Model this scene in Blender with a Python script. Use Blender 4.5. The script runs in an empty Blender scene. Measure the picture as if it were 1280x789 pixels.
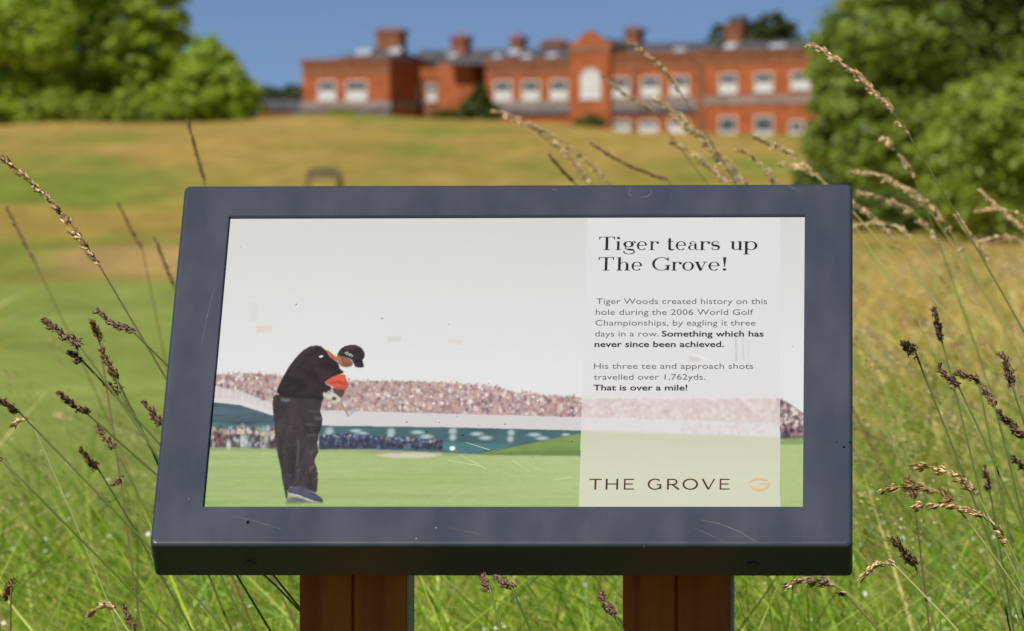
import bpy, bmesh, math, random
import numpy as np
from mathutils import Vector, Matrix
from mathutils.geometry import tessellate_polygon

rnd = random.Random(7)
rng = np.random.default_rng(11)
S = bpy.context.scene
COL = S.collection
R = math.radians

# ------------------------------------------------------------------ camera
FPX, CX, CY, YH = 7300.0, 640.0, 394.5, 340.0
CAMZ = 1.10
PITCH = math.atan((CY - YH) / FPX)
cam = bpy.data.cameras.new('camera')
camo = bpy.data.objects.new('camera', cam)
COL.objects.link(camo)
camo.location = (0, 0, CAMZ)
camo.rotation_euler = (math.pi / 2 - PITCH, 0, 0)
cam.sensor_width = 36
cam.lens = 36 * FPX / 1280
cam.clip_start = 0.1
cam.clip_end = 9000
cam.dof.use_dof = True
cam.dof.focus_distance = 5.93
cam.dof.aperture_fstop = 19.5
S.camera = camo

# ------------------------------------------------------------------ light
SUN_EL = R(47)
az = math.atan2(-0.55, -0.83)
w = bpy.data.worlds.new("World")
S.world = w
w.use_nodes = True
nt = w.node_tree
bg = nt.nodes['Background']
bg.inputs[1].default_value = 0.066
sky = nt.nodes.new('ShaderNodeTexSky')
sky.sky_type = 'NISHITA'
sky.sun_disc = False
sky.sun_elevation = SUN_EL
sky.sun_rotation = az
sky.altitude = 0
sky.air_density = 0.26
sky.dust_density = 0.0
sky.ozone_density = 2.8
nt.links.new(sky.outputs[0], bg.inputs[0])
to_sun = Vector((math.sin(az) * math.cos(SUN_EL), math.cos(az) * math.cos(SUN_EL), math.sin(SUN_EL)))
sl = bpy.data.lights.new('sun', 'SUN')
sl.energy = 3.5
sl.angle = R(0.53)
sl.color = (1.0, 0.95, 0.87)
so = bpy.data.objects.new('sun', sl)
COL.objects.link(so)
so.rotation_euler = to_sun.to_track_quat('Z', 'Y').to_euler()
so.location = (-20, -10, 40)
S.view_settings.view_transform = 'Standard'
S.view_settings.look = 'None'
S.view_settings.gamma = 1
S.view_settings.use_curve_mapping = False
S.view_settings.exposure = 0.0
S.render.engine = 'CYCLES'
S.cycles.use_denoising = True
S.cycles.max_bounces = 8
S.cycles.transparent_max_bounces = 12

# ------------------------------------------------------------------ helpers
def lin(r, g, b):
    f = lambda c: (c / 255 / 12.92) if c / 255 <= 0.04045 else ((c / 255 + 0.055) / 1.055) ** 2.4
    return (f(r), f(g), f(b))

def ray(px, py):
    """viewing direction used to measure the place from the photograph (unit forward)"""
    a, b = (px - CX) / FPX, -(py - CY) / FPX
    return Vector((a, math.cos(PITCH) + b * math.sin(PITCH), -math.sin(PITCH) + b * math.cos(PITCH)))

def at(px, py, Y):
    d = ray(px, py)
    return Vector((d.x * Y / d.y, Y, CAMZ + d.z * Y / d.y))

def tag(o, label=None, cat=None, group=None, kind=None):
    if label: o['label'] = label
    if cat: o['category'] = cat
    if group: o['group'] = group
    if kind: o['kind'] = kind
    return o

def empty(name, loc, label=None, cat=None, group=None, rz=0):
    o = bpy.data.objects.new(name, None)
    COL.objects.link(o)
    o.location = loc
    o.rotation_euler = (0, 0, rz)
    o.empty_display_size = 0.1
    return tag(o, label, cat, group)

def link_mesh(name, me, mat, parent=None, world=False):
    o = bpy.data.objects.new(name, me)
    COL.objects.link(o)
    if mat and not me.materials: me.materials.append(mat)
    if parent:
        o.parent = parent
        if world:
            o.matrix_parent_inverse = parent_matrix(parent).inverted()
    return o

def parent_matrix(p):
    m = Matrix.LocRotScale(p.location, p.rotation_euler, p.scale)
    q = p.parent
    if q:
        m = parent_matrix(q) @ p.matrix_parent_inverse @ m
    return m

def np_mesh(name, V, F, C=None, smooth=False):
    """V (n,3), F (m,k) single face size, C (n,3) per-vertex colour"""
    me = bpy.data.meshes.new(name)
    V = np.asarray(V, np.float32); F = np.asarray(F, np.int32)
    me.vertices.add(len(V)); me.vertices.foreach_set('co', V.ravel())
    k = F.shape[1]
    me.loops.add(F.size); me.loops.foreach_set('vertex_index', F.ravel())
    me.polygons.add(len(F)); me.polygons.foreach_set('loop_start', np.arange(0, F.size, k, dtype=np.int32))
    me.update(calc_edges=True)
    if C is not None:
        a = me.attributes.new('tint', 'FLOAT_COLOR', 'POINT')
        a.data.foreach_set('color', np.concatenate([C, np.ones((len(C), 1))], 1).astype(np.float32).ravel())
    if smooth: me.polygons.foreach_set('use_smooth', np.ones(len(F), bool))
    return me

class MB:
    def __init__(s): s.bm = bmesh.new()
    def box(s, x0, x1, y0, y1, z0, z1):
        v = [s.bm.verts.new((x, y, z)) for x in (x0, x1) for y in (y0, y1) for z in (z0, z1)]
        for f in ((0, 1, 3, 2), (4, 6, 7, 5), (0, 4, 5, 1), (2, 3, 7, 6), (0, 2, 6, 4), (1, 5, 7, 3)):
            s.bm.faces.new([v[i] for i in f])
    def prism(s, poly, axis, a, b):
        """poly of 2-D points extruded along axis (0,1,2) from a to b"""
        def P(p, t):
            q = list(p); q.insert(axis, t); return q
        A = [s.bm.verts.new(P(p, a)) for p in poly]; B = [s.bm.verts.new(P(p, b)) for p in poly]
        s.bm.faces.new(A); s.bm.faces.new(B[::-1])
        n = len(poly)
        for i in range(n): s.bm.faces.new((A[i], B[i], B[(i + 1) % n], A[(i + 1) % n]))
    def tube(s, pts, radii, n=7, cap=True):
        rings = []
        for i, p in enumerate(pts):
            p = Vector(p)
            d = (Vector(pts[min(i + 1, len(pts) - 1)]) - Vector(pts[max(i - 1, 0)])).normalized()
            a = d.orthogonal().normalized() if abs(d.z) < .2 else d.cross(Vector((0, 1, 0))).normalized()
            b = d.cross(a).normalized()
            r = radii[i] if hasattr(radii, '__len__') else radii
            rings.append([s.bm.verts.new(p + (a * math.cos(t) + b * math.sin(t)) * r) for t in [2 * math.pi * k / n for k in range(n)]])
        for i in range(len(rings) - 1):
            for k in range(n):
                s.bm.faces.new((rings[i][k], rings[i][(k + 1) % n], rings[i + 1][(k + 1) % n], rings[i + 1][k]))
        if cap: s.bm.faces.new(rings[0][::-1]); s.bm.faces.new(rings[-1])
    def poly(s, pts, z=0.0):
        """filled concave polygon"""
        P = [Vector((p[0], p[1], 0)) for p in pts]
        vs = [s.bm.verts.new((p[0], p[1], z)) for p in pts]
        for t in tessellate_polygon([P]):
            try: s.bm.faces.new([vs[i] for i in t])
            except ValueError: pass
    def build(s, name, mat, parent=None, smooth=False, bevel=0, seg=2):
        bmesh.ops.recalc_face_normals(s.bm, faces=s.bm.faces[:])
        if bevel:
            bmesh.ops.bevel(s.bm, geom=[e for e in s.bm.edges if len(e.link_faces) == 2 and e.calc_face_angle(0) > .6], offset=bevel, segments=seg, affect='EDGES', profile=.5)
        me = bpy.data.meshes.new(name)
        s.bm.to_mesh(me); s.bm.free()
        if smooth: me.polygons.foreach_set('use_smooth', [True] * len(me.polygons))
        return link_mesh(name, me, mat, parent)

# ------------------------------------------------------------------ materials
def new_mat(name, rough=.6, spec=.5):
    m = bpy.data.materials.new(name); m.use_nodes = True
    p = m.node_tree.nodes['Principled BSDF']
    p.inputs['Roughness'].default_value = rough
    p.inputs['Specular IOR Level'].default_value = spec
    return m, m.node_tree, p

def N(nt, t, **kw):
    n = nt.nodes.new('ShaderNode' + t)
    for k, v in kw.items(): setattr(n, k, v)
    return n

def noisy(name, c1, c2, scale=5, rough=.6, spec=.4, detail=5, bump=0, stretch=None, lo=.35, hi=.65, r2=None):
    """two-tone procedural material in object coordinates"""
    m, t, p = new_mat(name, rough, spec)
    tc = N(t, 'TexCoord'); mp = N(t, 'Mapping'); nz = N(t, 'TexNoise'); cr = N(t, 'ValToRGB')
    if stretch: mp.inputs['Scale'].default_value = stretch
    t.links.new(tc.outputs['Object'], mp.inputs[0]); t.links.new(mp.outputs[0], nz.inputs['Vector'])
    nz.inputs['Scale'].default_value = scale; nz.inputs['Detail'].default_value = detail
    cr.color_ramp.elements[0].position = lo; cr.color_ramp.elements[1].position = hi
    cr.color_ramp.elements[0].color = (*c1, 1); cr.color_ramp.elements[1].color = (*c2, 1)
    t.links.new(nz.outputs[0], cr.inputs[0]); t.links.new(cr.outputs[0], p.inputs['Base Color'])
    if r2 is not None:
        mr = N(t, 'MapRange'); mr.inputs[3].default_value = rough; mr.inputs[4].default_value = r2
        t.links.new(nz.outputs[0], mr.inputs[0]); t.links.new(mr.outputs[0], p.inputs['Roughness'])
    if bump:
        b = N(t, 'Bump'); b.inputs['Strength'].default_value = bump; b.inputs['Distance'].default_value = .01
        t.links.new(nz.outputs[0], b.inputs['Height']); t.links.new(b.outputs[0], p.inputs['Normal'])
    return m

def plant_mat(name, rough=.5, spec=.25, trans=.35, tone=(1.05, 1, .6)):
    """vegetation: colour from the per-plant tint, plus light passing through"""
    m, t, p = new_mat(name, rough, spec)
    at_ = N(t, 'Attribute', attribute_name='tint')
    c = at_.outputs['Color']
    t.links.new(c, p.inputs['Base Color'])
    tr = N(t, 'BsdfTranslucent'); ad = N(t, 'AddShader')
    sc = N(t, 'Mix', data_type='RGBA', blend_type='MULTIPLY'); sc.inputs[0].default_value = 1
    sc.inputs[7].default_value = (trans * tone[0], trans * tone[1], trans * tone[2], 1)
    t.links.new(c, sc.inputs[6]); t.links.new(sc.outputs[2], tr.inputs[0])
    t.links.new(p.outputs[0], ad.inputs[0]); t.links.new(tr.outputs[0], ad.inputs[1])
    t.links.new(ad.outputs[0], t.nodes['Material Output'].inputs[0])
    return m

def attr_mat(name, rough=.5, spec=.3):
    m, t, p = new_mat(name, rough, spec)
    a = N(t, 'Attribute', attribute_name='tint')
    t.links.new(a.outputs['Color'], p.inputs['Base Color'])
    return m

GRASS = plant_mat('grass_blade', .45, .45, .74)
LEAF = plant_mat('tree_leaf', .5, .35, .8)
SEED = plant_mat('seed_head', .7, .2, .75, (1, 1, .95))
STEM = plant_mat('grass_stem', .55, .3, .3)
BARK = noisy('bark', (.06, .045, .03), (.13, .10, .07), 6, .9, .1, bump=.5, stretch=(1, 1, .3))

# ------------------------------------------------------------------ terrain
KY = [-40, 6, 9, 14, 20, 30, 60, 80, 100, 130, 170, 220, 300, 420]
KZ = [-.05, 0, .05, .15, .27, .38, .47, .66, .95, 1.7, 3.1, 5.2, 8.2, 0]
CX_PX = [-2000, 0, 300, 380, 500, 600, 700, 760, 900, 1100, 3000]
CR_PX = [166, 160, 152, 149, 149, 151, 158, 166, 177, 179, 179]

def ground(x, Y):
    x = np.asarray(x, float); Y = np.asarray(Y, float)
    px = CX + FPX * x / np.maximum(Y, 30)
    crest_y = np.interp(px, CX_PX, CR_PX)
    zc = CAMZ + (YH - crest_y) / FPX * 420
    z = np.interp(Y, KY, KZ)
    t = np.clip((Y - 300) / 120, 0, 1); t = t * t * (3 - 2 * t) * .5 + t * .5
    z = np.where(Y > 300, 8.2 + (zc - 8.2) * t, z)
    t2 = np.clip((Y - 420) / 130, 0, 1)
    z = np.where(Y > 420, zc + (13.7 - zc) * t2, z)
    z = np.where(Y > 760, 13.7 - (Y - 760) * .012, z)
    # gentle undulation of the rough
    amp = np.clip((Y - 90) / 150, 0, 1) * np.clip((460 - Y) / 60, 0, 1)
    z = z + amp * (.16 * np.sin(x * .31 + Y * .045) + .12 * np.sin(x * .13 - Y * .09 + 1.3))
    return z

def smooth_noise(x, y, seed):
    r = np.random.default_rng(seed); out = 0
    for k in range(6):
        a = r.uniform(0, 6.28); f = (.6 + .5 * k); p = r.uniform(0, 6.28)
        out = out + np.sin((x * math.cos(a) + y * math.sin(a)) * f + p + 1.5 * np.sin((x * math.sin(a) - y * math.cos(a)) * f * .7 + p)) / (1 + .5 * k)
    return out / 3.2

def ground_colour(x, Y):
    """which grass grows where: mown fairway, green rough, dry golden rough"""
    s = x / np.maximum(Y, 8)              # bearing from the path, -0.088..0.088 in the picture
    gold = np.array(lin(196, 164, 86)); tan = np.array(lin(206, 170, 110)); olive = np.array(lin(164, 156, 72))
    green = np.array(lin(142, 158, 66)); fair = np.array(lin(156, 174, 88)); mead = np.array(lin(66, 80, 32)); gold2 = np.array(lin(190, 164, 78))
    n1 = smooth_noise(x * 1.0 / np.maximum(Y, 20) * 130, np.log(np.maximum(Y, 5)) * 22, 3)
    n2 = smooth_noise(x / np.maximum(Y, 20) * 300, np.log(np.maximum(Y, 5)) * 60, 5)
    def L(a, b, t): return a + (b - a) * np.clip(t, 0, 1)[..., None]
    sm = lambda e0, e1, v: np.clip((v - e0) / (e1 - e0), 0, 1) ** 2 * (3 - 2 * np.clip((v - e0) / (e1 - e0), 0, 1))
    c = np.broadcast_to(gold, x.shape + (3,)).copy()
    c = L(c, tan, .25 + .5 * n2)
    c = L(c, olive, .7 * n1 + .3)
    c = L(c, green, sm(.1, .8, n1 - .5 * n2) * .7)
    Yw = Y * (1 + .05 * n1 + .03 * n2)
    left = 1 - sm(-.068, -.05, s + .008 * n1)
    band = sm(160, 178, Yw) * (1 - sm(208, 232, Yw))
    c = L(c, green, band * (.25 + .65 * left))
    band2 = sm(125, 135, Yw) * (1 - sm(160, 172, Yw))
    c = L(c, L(np.broadcast_to(olive, c.shape), gold, .5 + .5 * n2), band2 * .8)
    patch = sm(98, 106, Yw) * (1 - sm(122, 134, Yw)) * sm(-.084, -.074, s + .004 * n2) * (1 - sm(-.05, -.02, s))
    c = L(c, green, sm(95, 105, Yw) * (1 - sm(128, 140, Yw)) * .8 * (1 - sm(.03, .05, s)))
    c = L(c, tan, patch * .9)
    near = 1 - sm(94, 102, Yw)
    c = L(c, np.broadcast_to(fair, c.shape), near * (1 - sm(.02, .045, s)))
    c = L(c, np.broadcast_to(gold2, c.shape), near * sm(.02, .045, s))
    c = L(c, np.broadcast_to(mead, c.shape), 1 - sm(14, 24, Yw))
    return c

def build_terrain():
    Ys = np.concatenate([np.linspace(-40, 4, 12), np.geomspace(6, 30, 40), np.geomspace(31, 460, 230), np.geomspace(470, 6000, 40)])
    ss = np.concatenate([np.linspace(-1, -.13, 24), np.linspace(-.125, .125, 130), np.linspace(.13, 1, 24)])
    YY, SS = np.meshgrid(Ys, ss, indexing='ij')
    XX = SS * np.maximum(YY, 0) * 1.0 + np.sign(SS) * np.abs(SS) * 60
    ZZ = ground(XX, YY)
    V = np.stack([XX, YY, ZZ], -1).reshape(-1, 3)
    C = ground_colour(XX, YY).reshape(-1, 3)
    a, b = YY.shape
    i = np.arange(a * b).reshape(a, b)
    F = np.stack([i[:-1, :-1], i[:-1, 1:], i[1:, 1:], i[1:, :-1]], -1).reshape(-1, 4)
    me = np_mesh('ground', V, F, C, True)
    m, t, p = new_mat('rough_grass_ground', .95, .05)
    A = N(t, 'Attribute', attribute_name='tint')
    g = N(t, 'NewGeometry'); mp = N(t, 'Mapping'); mp.inputs['Scale'].default_value = (1, .22, 1)
    n1 = N(t, 'TexNoise'); n1.inputs['Scale'].default_value = .8; n1.inputs['Detail'].default_value = 9; n1.inputs['Roughness'].default_value = .68
    mr = N(t, 'MapRange'); mr.inputs[1].default_value = .3; mr.inputs[2].default_value = .7; mr.inputs[3].default_value = .66; mr.inputs[4].default_value = 1.28
    mx = N(t, 'Mix', data_type='RGBA', blend_type='MULTIPLY'); mx.inputs[0].default_value = 1
    t.links.new(g.outputs['Position'], mp.inputs[0]); t.links.new(mp.outputs[0], n1.inputs['Vector'])
    t.links.new(n1.outputs[0], mr.inputs[0]); t.links.new(A.outputs['Color'], mx.inputs[6]); t.links.new(mr.outputs[0], mx.inputs[7])
    t.links.new(mx.outputs[2], p.inputs['Base Color'])
    bp = N(t, 'Bump'); bp.inputs['Strength'].default_value = .5; bp.inputs['Distance'].default_value = .25
    t.links.new(n1.outputs[0], bp.inputs['Height']); t.links.new(bp.outputs[0], p.inputs['Normal'])
    tag(link_mesh('ground', me, m), kind='structure')
build_terrain()

# ------------------------------------------------------------------ the country house
HYAW = R(27)
HU = Vector((math.cos(HYAW), -math.sin(HYAW), 0)); HN = Vector((-math.sin(HYAW), -math.cos(HYAW), 0))
HO = Vector(((378 - CX) / FPX * 590, 590, 13.4))
brick = noisy('red_brick', (.35, .105, .042), (.52, .165, .065), 1.3, .85, .15, 8, .2)
brick_d = noisy('weathered_brick', (.24, .10, .055), (.36, .155, .085), 1.3, .85, .15, 8, .2)
slate = noisy('slate_roof', (.085, .085, .10), (.17, .165, .18), .8, .5, .5, 6, .2)
stone = noisy('pale_stone', (.26, .20, .17), (.38, .31, .28), 1.2, .8, .2)
lead = noisy('grey_lead', (.12, .12, .14), (.20, .20, .22), 1.5, .5, .4)
white = noisy('white_window_paint', (.74, .74, .74), (.82, .82, .80), 3, .45, .4)
blind = noisy('white_blind', (.68, .70, .72), (.80, .80, .80), 2, .7, .2)
glass_d, tg, pg = new_mat('dark_window_glass', .12, .25); pg.inputs['Base Color'].default_value = (.03, .04, .06, 1)
glint = noisy('roof_light_glint', (.55, .60, .68), (.75, .78, .82), 1.0, .15, .6)  # pale colour stands in for sky reflected off the roof lights

house = empty('country_house', HO, 'long red brick country house with slate roofs and white windows on the hilltop', 'house')
house.rotation_euler = (0, 0, -HYAW)
# local axes of the house: x along the front, y INTO the house (away from the path), z up
def hf(px, py, n=0.0):
    """photo point on the plane of the front standing n metres out -> (x, z) in house axes"""
    d = ray(px, py); o = Vector((0, 0, CAMZ)); P0 = HO + HN * n
    t = (P0 - o).dot(HN) / d.dot(HN)
    p = o + d * t - HO
    return p.dot(HU), p.z

def block(px0, px1, ytop, n, depth, mat=brick, zb=-.6, name='wall'):
    x0, _ = hf(px0, ytop, n); x1, _ = hf(px1, ytop, n); z = hf((px0 + px1) / 2, ytop, n)[1]
    b = MB(); b.box(x0, x1, -n, -n + depth, zb, z)
    b.build(name, mat, house)
    return x0, x1, z
def trim(x0, x1, n, depth, z0, z1, mat, name, out=.25):
    b = MB(); b.box(x0 - out, x1 + out, -n - out, -n + depth + out * .5, z0, z1)
    return b.build(name, mat, house)
def roof(x0, x1, n, depth, z0, z1, name='roof', hip=2.5, rh=.5):
    """hipped slate roof"""
    b = MB().bm; y0, y1 = -n + .3, -n + depth - .3; ym = y0 + (y1 - y0) * rh
    v = [b.verts.new(p) for p in ((x0, y0, z0), (x1, y0, z0), (x1, y1, z0), (x0, y1, z0), (x0 + hip, ym, z1), (x1 - hip, ym, z1))]
    for f in ((0, 1, 5, 4), (1, 2, 5), (2, 3, 4, 5), (3, 0, 4), (3, 2, 1, 0)): b.faces.new([v[i] for i in f])
    m = MB(); m.bm.free(); m.bm = b
    return m.build(name, slate, house)
def window(cx, y0, y1, wpx, n, arch=False, split=.5):
    xa, za = hf(cx, y1, n); _, zb = hf(cx, y0, n); xw0, _ = hf(cx - wpx / 2, y0, n); xw1, _ = hf(cx + wpx / 2, y0, n)
    w2 = (xw1 - xw0) / 2; f = .15; Y = -n
    b = MB()
    if arch:
        zs = zb - w2
        arc = [(xa + w2 * math.cos(t), zs + w2 * math.sin(t)) for t in np.linspace(0, math.pi, 13)]
        arci = [(xa + (w2 - f) * math.cos(t), zs + (w2 - f) * math.sin(t)) for t in np.linspace(0, math.pi, 13)]
        for i in range(12): b.prism([arc[i], arc[i + 1], arci[i + 1], arci[i]], 1, Y - .1, Y + .05)
        top = zs
    else:
        top = zb - f; b.box(xa - w2, xa + w2, Y - .1, Y + .05, zb - f, zb)
    b.box(xa - w2, xa - w2 + f, Y - .1, Y + .05, za + f, top); b.box(xa + w2 - f, xa + w2, Y - .1, Y + .05, za + f, top)
    b.box(xa - w2 - .1, xa + w2 + .1, Y - .18, Y + .05, za, za + f)
    zm = za + (zb - za) * split
    b.box(xa - w2 + f, xa + w2 - f, Y - .08, Y + .05, zm - .06, zm + .06)
    b.box(xa - .04, xa + .04, Y - .075, Y + .05, za + f, zm - .06); b.box(xa - .04, xa + .04, Y - .075, Y + .05, zm + .06, zb - f)
    fr = b.build('window', white, house)
    g = MB()
    zt = zb - f if not arch else zb - f * 1.2
    if arch:
        pts = [(xa + w2 - f, zm + .06)] + [p for p in arci] + [(xa - w2 + f, zm + .06)]
        g.prism(pts, 1, Y - .03, Y + .04)
    else: g.box(xa - w2 + f, xa + w2 - f, Y - .03, Y + .04, zm + .06, zb - f)
    g.build('pane', blind if arch else glass_d, fr)
    l = MB(); l.box(xa - w2 + f, xa + w2 - f, Y - .035, Y + .04, za + f, zm - .06); l.build('blind', blind, fr)
    return xa, za, zb
def chimney(px0, px1, y0, ybase, n, depth=1.6):
    x0, zt = hf(px0, y0, n); x1, zb = hf(px1, ybase, n); b = MB()
    b.box(x0, x1, -n, -n + depth, zb - 1.5, zt - .35); b.box(x0 - .18, x1 + .18, -n - .18, -n + depth + .18, zt - .35, zt)
    k = max(1, int((x1 - x0) / .7))
    c = b.build('chimney', brick_d, house)
    for i in range(k):
        p = MB(); xc = x0 + (x1 - x0) * (i + .5) / k; p.tube([(xc, -n + depth / 2, zt), (xc, -n + depth / 2, zt + .45)], [.17, .14], 8)
        p.build('chimney_pot', brick, c)
def skylight(cx, cy, wpx, hpx, n):
    x, z = hf(cx, cy, n); s = wpx / 12.0 / 2; h = hpx / 12.0 / 2
    b = MB(); b.prism([(-n - h, z - h * .6), (-n + h, z + h * .6), (-n + h, z + h * .6 + .12), (-n - h, z - h * .6 + .12)], 0, x - s, x + s)
    b.build('roof_light', glint, house)

# wings, left to right (n = metres in front of the line of the left wing)
a = block(378, 487, 79, 0, 13); trim(a[0], a[1], 0, 13, a[2], a[2] + .45, brick_d, 'parapet')
zb0 = hf(430, 136, 0)[1]; trim(a[0], a[1], 0, 13, zb0 - .1, zb0 + .75, stone, 'stone_band', .2)
trim(a[0] - .6, a[1] + .6, 1.2, 1.5, zb0 - .9, zb0 - .35, lead, 'veranda_roof', .1)
roof(a[0] + 1.5, a[1] - .2, -.5, 12, a[2] + .1, hf(455, 57, -6)[1], hip=4)
b_ = block(487, 549, 84, -6, 8, brick_d); roof(b_[0], b_[1] + 1.5, -8.2, 8, b_[2], hf(520, 63, -12)[1], hip=.2)
trim(b_[0] + .4, b_[1], -6, 1, b_[2] - 1.3, b_[2] - .2, brick, 'cornice', .12)
c_ = block(549, 591, 79, -5, 9); roof(c_[0], c_[1], -5.2, 9, c_[2] + .02, hf(570, 62, -9)[1], hip=2)
d_ = block(591, 607, 82, -8, 8, brick_d)
e_ = block(607, 712, 79, -2.5, 12)
f_ = block(762, 876, 70, -2.5, 12)
g_ = block(712, 762, 60, -1.8, 11)
roof(e_[0] - 5, g_[0] + .3, -2.8, 11, e_[2], hf(650, 61, -8)[1], hip=1)
roof(g_[1] - .3, f_[1] + .3, -2.8, 11, f_[2], hf(800, 54, -8)[1], hip=.5)
trim(e_[0], e_[1] - .3, -2.5, .3, e_[2] - .1, e_[2] + .4, brick_d, 'parapet'); trim(f_[0] + .3, f_[1] - .3, -2.5, .3, f_[2] - .1, f_[2] + .4, brick_d, 'parapet')
h_ = block(876, 1040, 66, -.6, 13); roof(h_[0] + .1, h_[1] - .1, -1, 12, h_[2] + .02, hf(950, 51, -6)[1], hip=1.2)
trim(h_[0], h_[1], -.6, 13, h_[2] - .1, h_[2] + .3, brick_d, 'parapet')
x0, x1 = g_[0], g_[1]; xm = (x0 + x1) / 2
b = MB(); zg = g_[2]; za = hf(737, 42, -1.8)[1]
b.prism([(x0 - .25, zg), (x0 - .25, zg + .35), (x0 + .6, zg + .6), (xm - .7, za - .15), (xm - .35, za + .25), (xm + .35, za + .25), (xm + .7, za - .15), (x1 - .6, zg + .6), (x1 + .25, zg + .35), (x1 + .25, zg)], 1, 1.65, 2.5)
b.build('gable', brick, house)
b = MB(); b.prism([(x0 - .2, zg + .1), (xm, za - .35), (x1 + .2, zg + .1)], 1, 2.6, 10); b.build('gable_roof', slate, house)
trim(x0 + .1, x1 - .1, -1.8, .2, zg - .25, zg - .03, stone, 'cornice', .15)
b = MB(); xp, _ = hf(875, 90, -.6); b.box(xp - .3, xp + .45, .45, 1.2, -.5, h_[2] - .2); b.build('pilaster', brick_d, house)
for px in (792,): 
    xp, _ = hf(px, 90, -2.5); b = MB(); b.box(xp - .3, xp + .3, 2.38, 2.6, -.5, f_[2] - .3); b.build('pilaster', brick_d, house)
for bb, n in ((a, 0), (e_, -2.5), (f_, -2.5), (h_, -.6)):
    trim(bb[0] + .12, bb[1] - .12, n, .3, bb[2] - 1.15, bb[2] - .12, brick_d, 'cornice', .06)
# string courses and the veranda
zs = hf(660, 134, -2.5)[1]; trim(e_[0], f_[1] - .3, -2.5, .3, zs - .15, zs + .7, stone, 'stone_band', .2)
trim(e_[0], f_[1] - .4, -2.2, .3, zs - .7, zs - .15, lead, 'veranda_roof', .1)
zs2 = hf(940, 127, -.6)[1]; trim(h_[0], h_[1], -.6, 13, zs2 - .25, zs2 + .6, stone, 'stone_band', .15)
for cx, y0, y1, wp, n in [(409, 101, 126, 22, 0), (446, 101, 126, 26, 0), (629, 101, 127, 22, -2.5), (664, 101, 127, 22, -2.5), (699, 100, 126, 22, -2.5),
                          (776, 97, 122, 22, -2.5), (813.5, 96, 121, 23, -2.5), (849.6, 95, 120, 23, -2.5), (910.6, 92, 117, 23, -.6), (955, 91, 115.5, 23, -.6), (1001, 89, 112.5, 24, -.6),
                          (776, 150, 170, 24, -2.5), (811, 150, 171, 24, -2.5), (848, 148, 170, 24, -2.5), (910, 146, 175, 22, -.6), (955, 145, 175, 23, -.6), (996, 151, 172, 18, -.6)]:
    window(cx, y0, y1, wp, n, split=.50 if y0 < 130 else (.35 if cx > 880 else .6))
window(738.5, 85, 124.5, 25, -1.8, arch=True, split=.4)
window(540, 105, 127, 12, -6, split=.5); window(519, 105, 127, 11, -6, split=.15)
for p in [(470, 500, 38, 66, -5.5, 1.5), (564, 582, 46, 66, -9, 1.3), (638, 652, 46, 63, -8, 1.2), (781, 798, 36, 55, -8, 1.4), (906, 927, 31, 52, -7, 1.3), (676, 702, 52, 60, -9, 1.5)]: chimney(*p)
for p in [(455, 66, 20, 9, -3), (494, 64, 16, 8, -3), (566, 70, 12, 6, -6.5), (622, 71, 9, 5, -5), (643, 66, 14, 7, -5), (658, 71, 12, 5, -5), (690, 70, 14, 5, -5), (913, 58, 14, 8, -3), (972, 58, 20, 5, -3), (850, 63, 14, 4, -5)]: skylight(*p)

# low grey-roofed outbuilding left of the house
ob = empty('outbuilding', at(352, 146, 612) - Vector((0, 0, .6)), 'low grey roofed outbuilding at the left end of the brick house', 'building')
b = MB(); b.box(-2.6, 3.0, 0, 4, -.5, 1.3); b.build('wall', brick_d, ob)
b = MB(); b.prism([(-.3, 1.3), (4.3, 1.3), (2.0, 2.4)], 0, -2.8, 3.2); b.build('roof', slate, ob)

# ------------------------------------------------------------------ trees
def crown_mesh(name, blobs, n, leaf, c1, c2, seed, sun_up=.35, clump=.28):
    r = np.random.default_rng(seed)
    cen = np.array([b[0] for b in blobs]); rad = np.array([b[1] for b in blobs])          # rad (k,3)
    vol = rad.prod(1) ** (2 / 3); pk = vol / vol.sum()
    ncl = max(40, n // 38)
    bi = r.choice(len(blobs), ncl, p=pk)
    d = r.normal(size=(ncl, 3)); d /= np.linalg.norm(d, axis=1)[:, None]
    rr = r.uniform(.45, 1.08, ncl) ** .7
    cc = cen[bi] + d * rad[bi] * rr[:, None]
    cs = clump * rad[bi].mean(1) * r.uniform(.35, 1.3, ncl)
    ctone = r.uniform(0, 1, ncl)
    li = r.integers(0, ncl, n)
    g = r.normal(size=(n, 3)); g[:, 2] *= .65
    P = cc[li] + g * cs[li][:, None] * .6
    nd = (P - cen[bi[li]]) / rad[bi[li]]
    nrm = nd / (np.linalg.norm(nd, axis=1)[:, None] + 1e-6) * .7 + r.normal(size=(n, 3)) * .55 + np.array([0, 0, sun_up])
    nrm /= np.linalg.norm(nrm, axis=1)[:, None]
    t1 = np.cross(nrm, r.normal(size=(n, 3))); t1 /= np.linalg.norm(t1, axis=1)[:, None]; t2 = np.cross(nrm, t1)
    s = leaf * r.uniform(.6, 1.35, n)[:, None]
    fold = nrm * s * .18
    V = np.stack([P - t1 * s, P - t2 * s * .55 + fold, P + t1 * s, P + t2 * s * .55 + fold], 1).reshape(-1, 3)
    F = np.arange(4 * n).reshape(n, 4)
    tone = np.clip(ctone[li] * .6 + r.uniform(0, .4, n), 0, 1)[:, None]
    C = np.repeat(np.array(c1) * (1 - tone) + np.array(c2) * tone, 4, axis=0)
    return V, F, C

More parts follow.
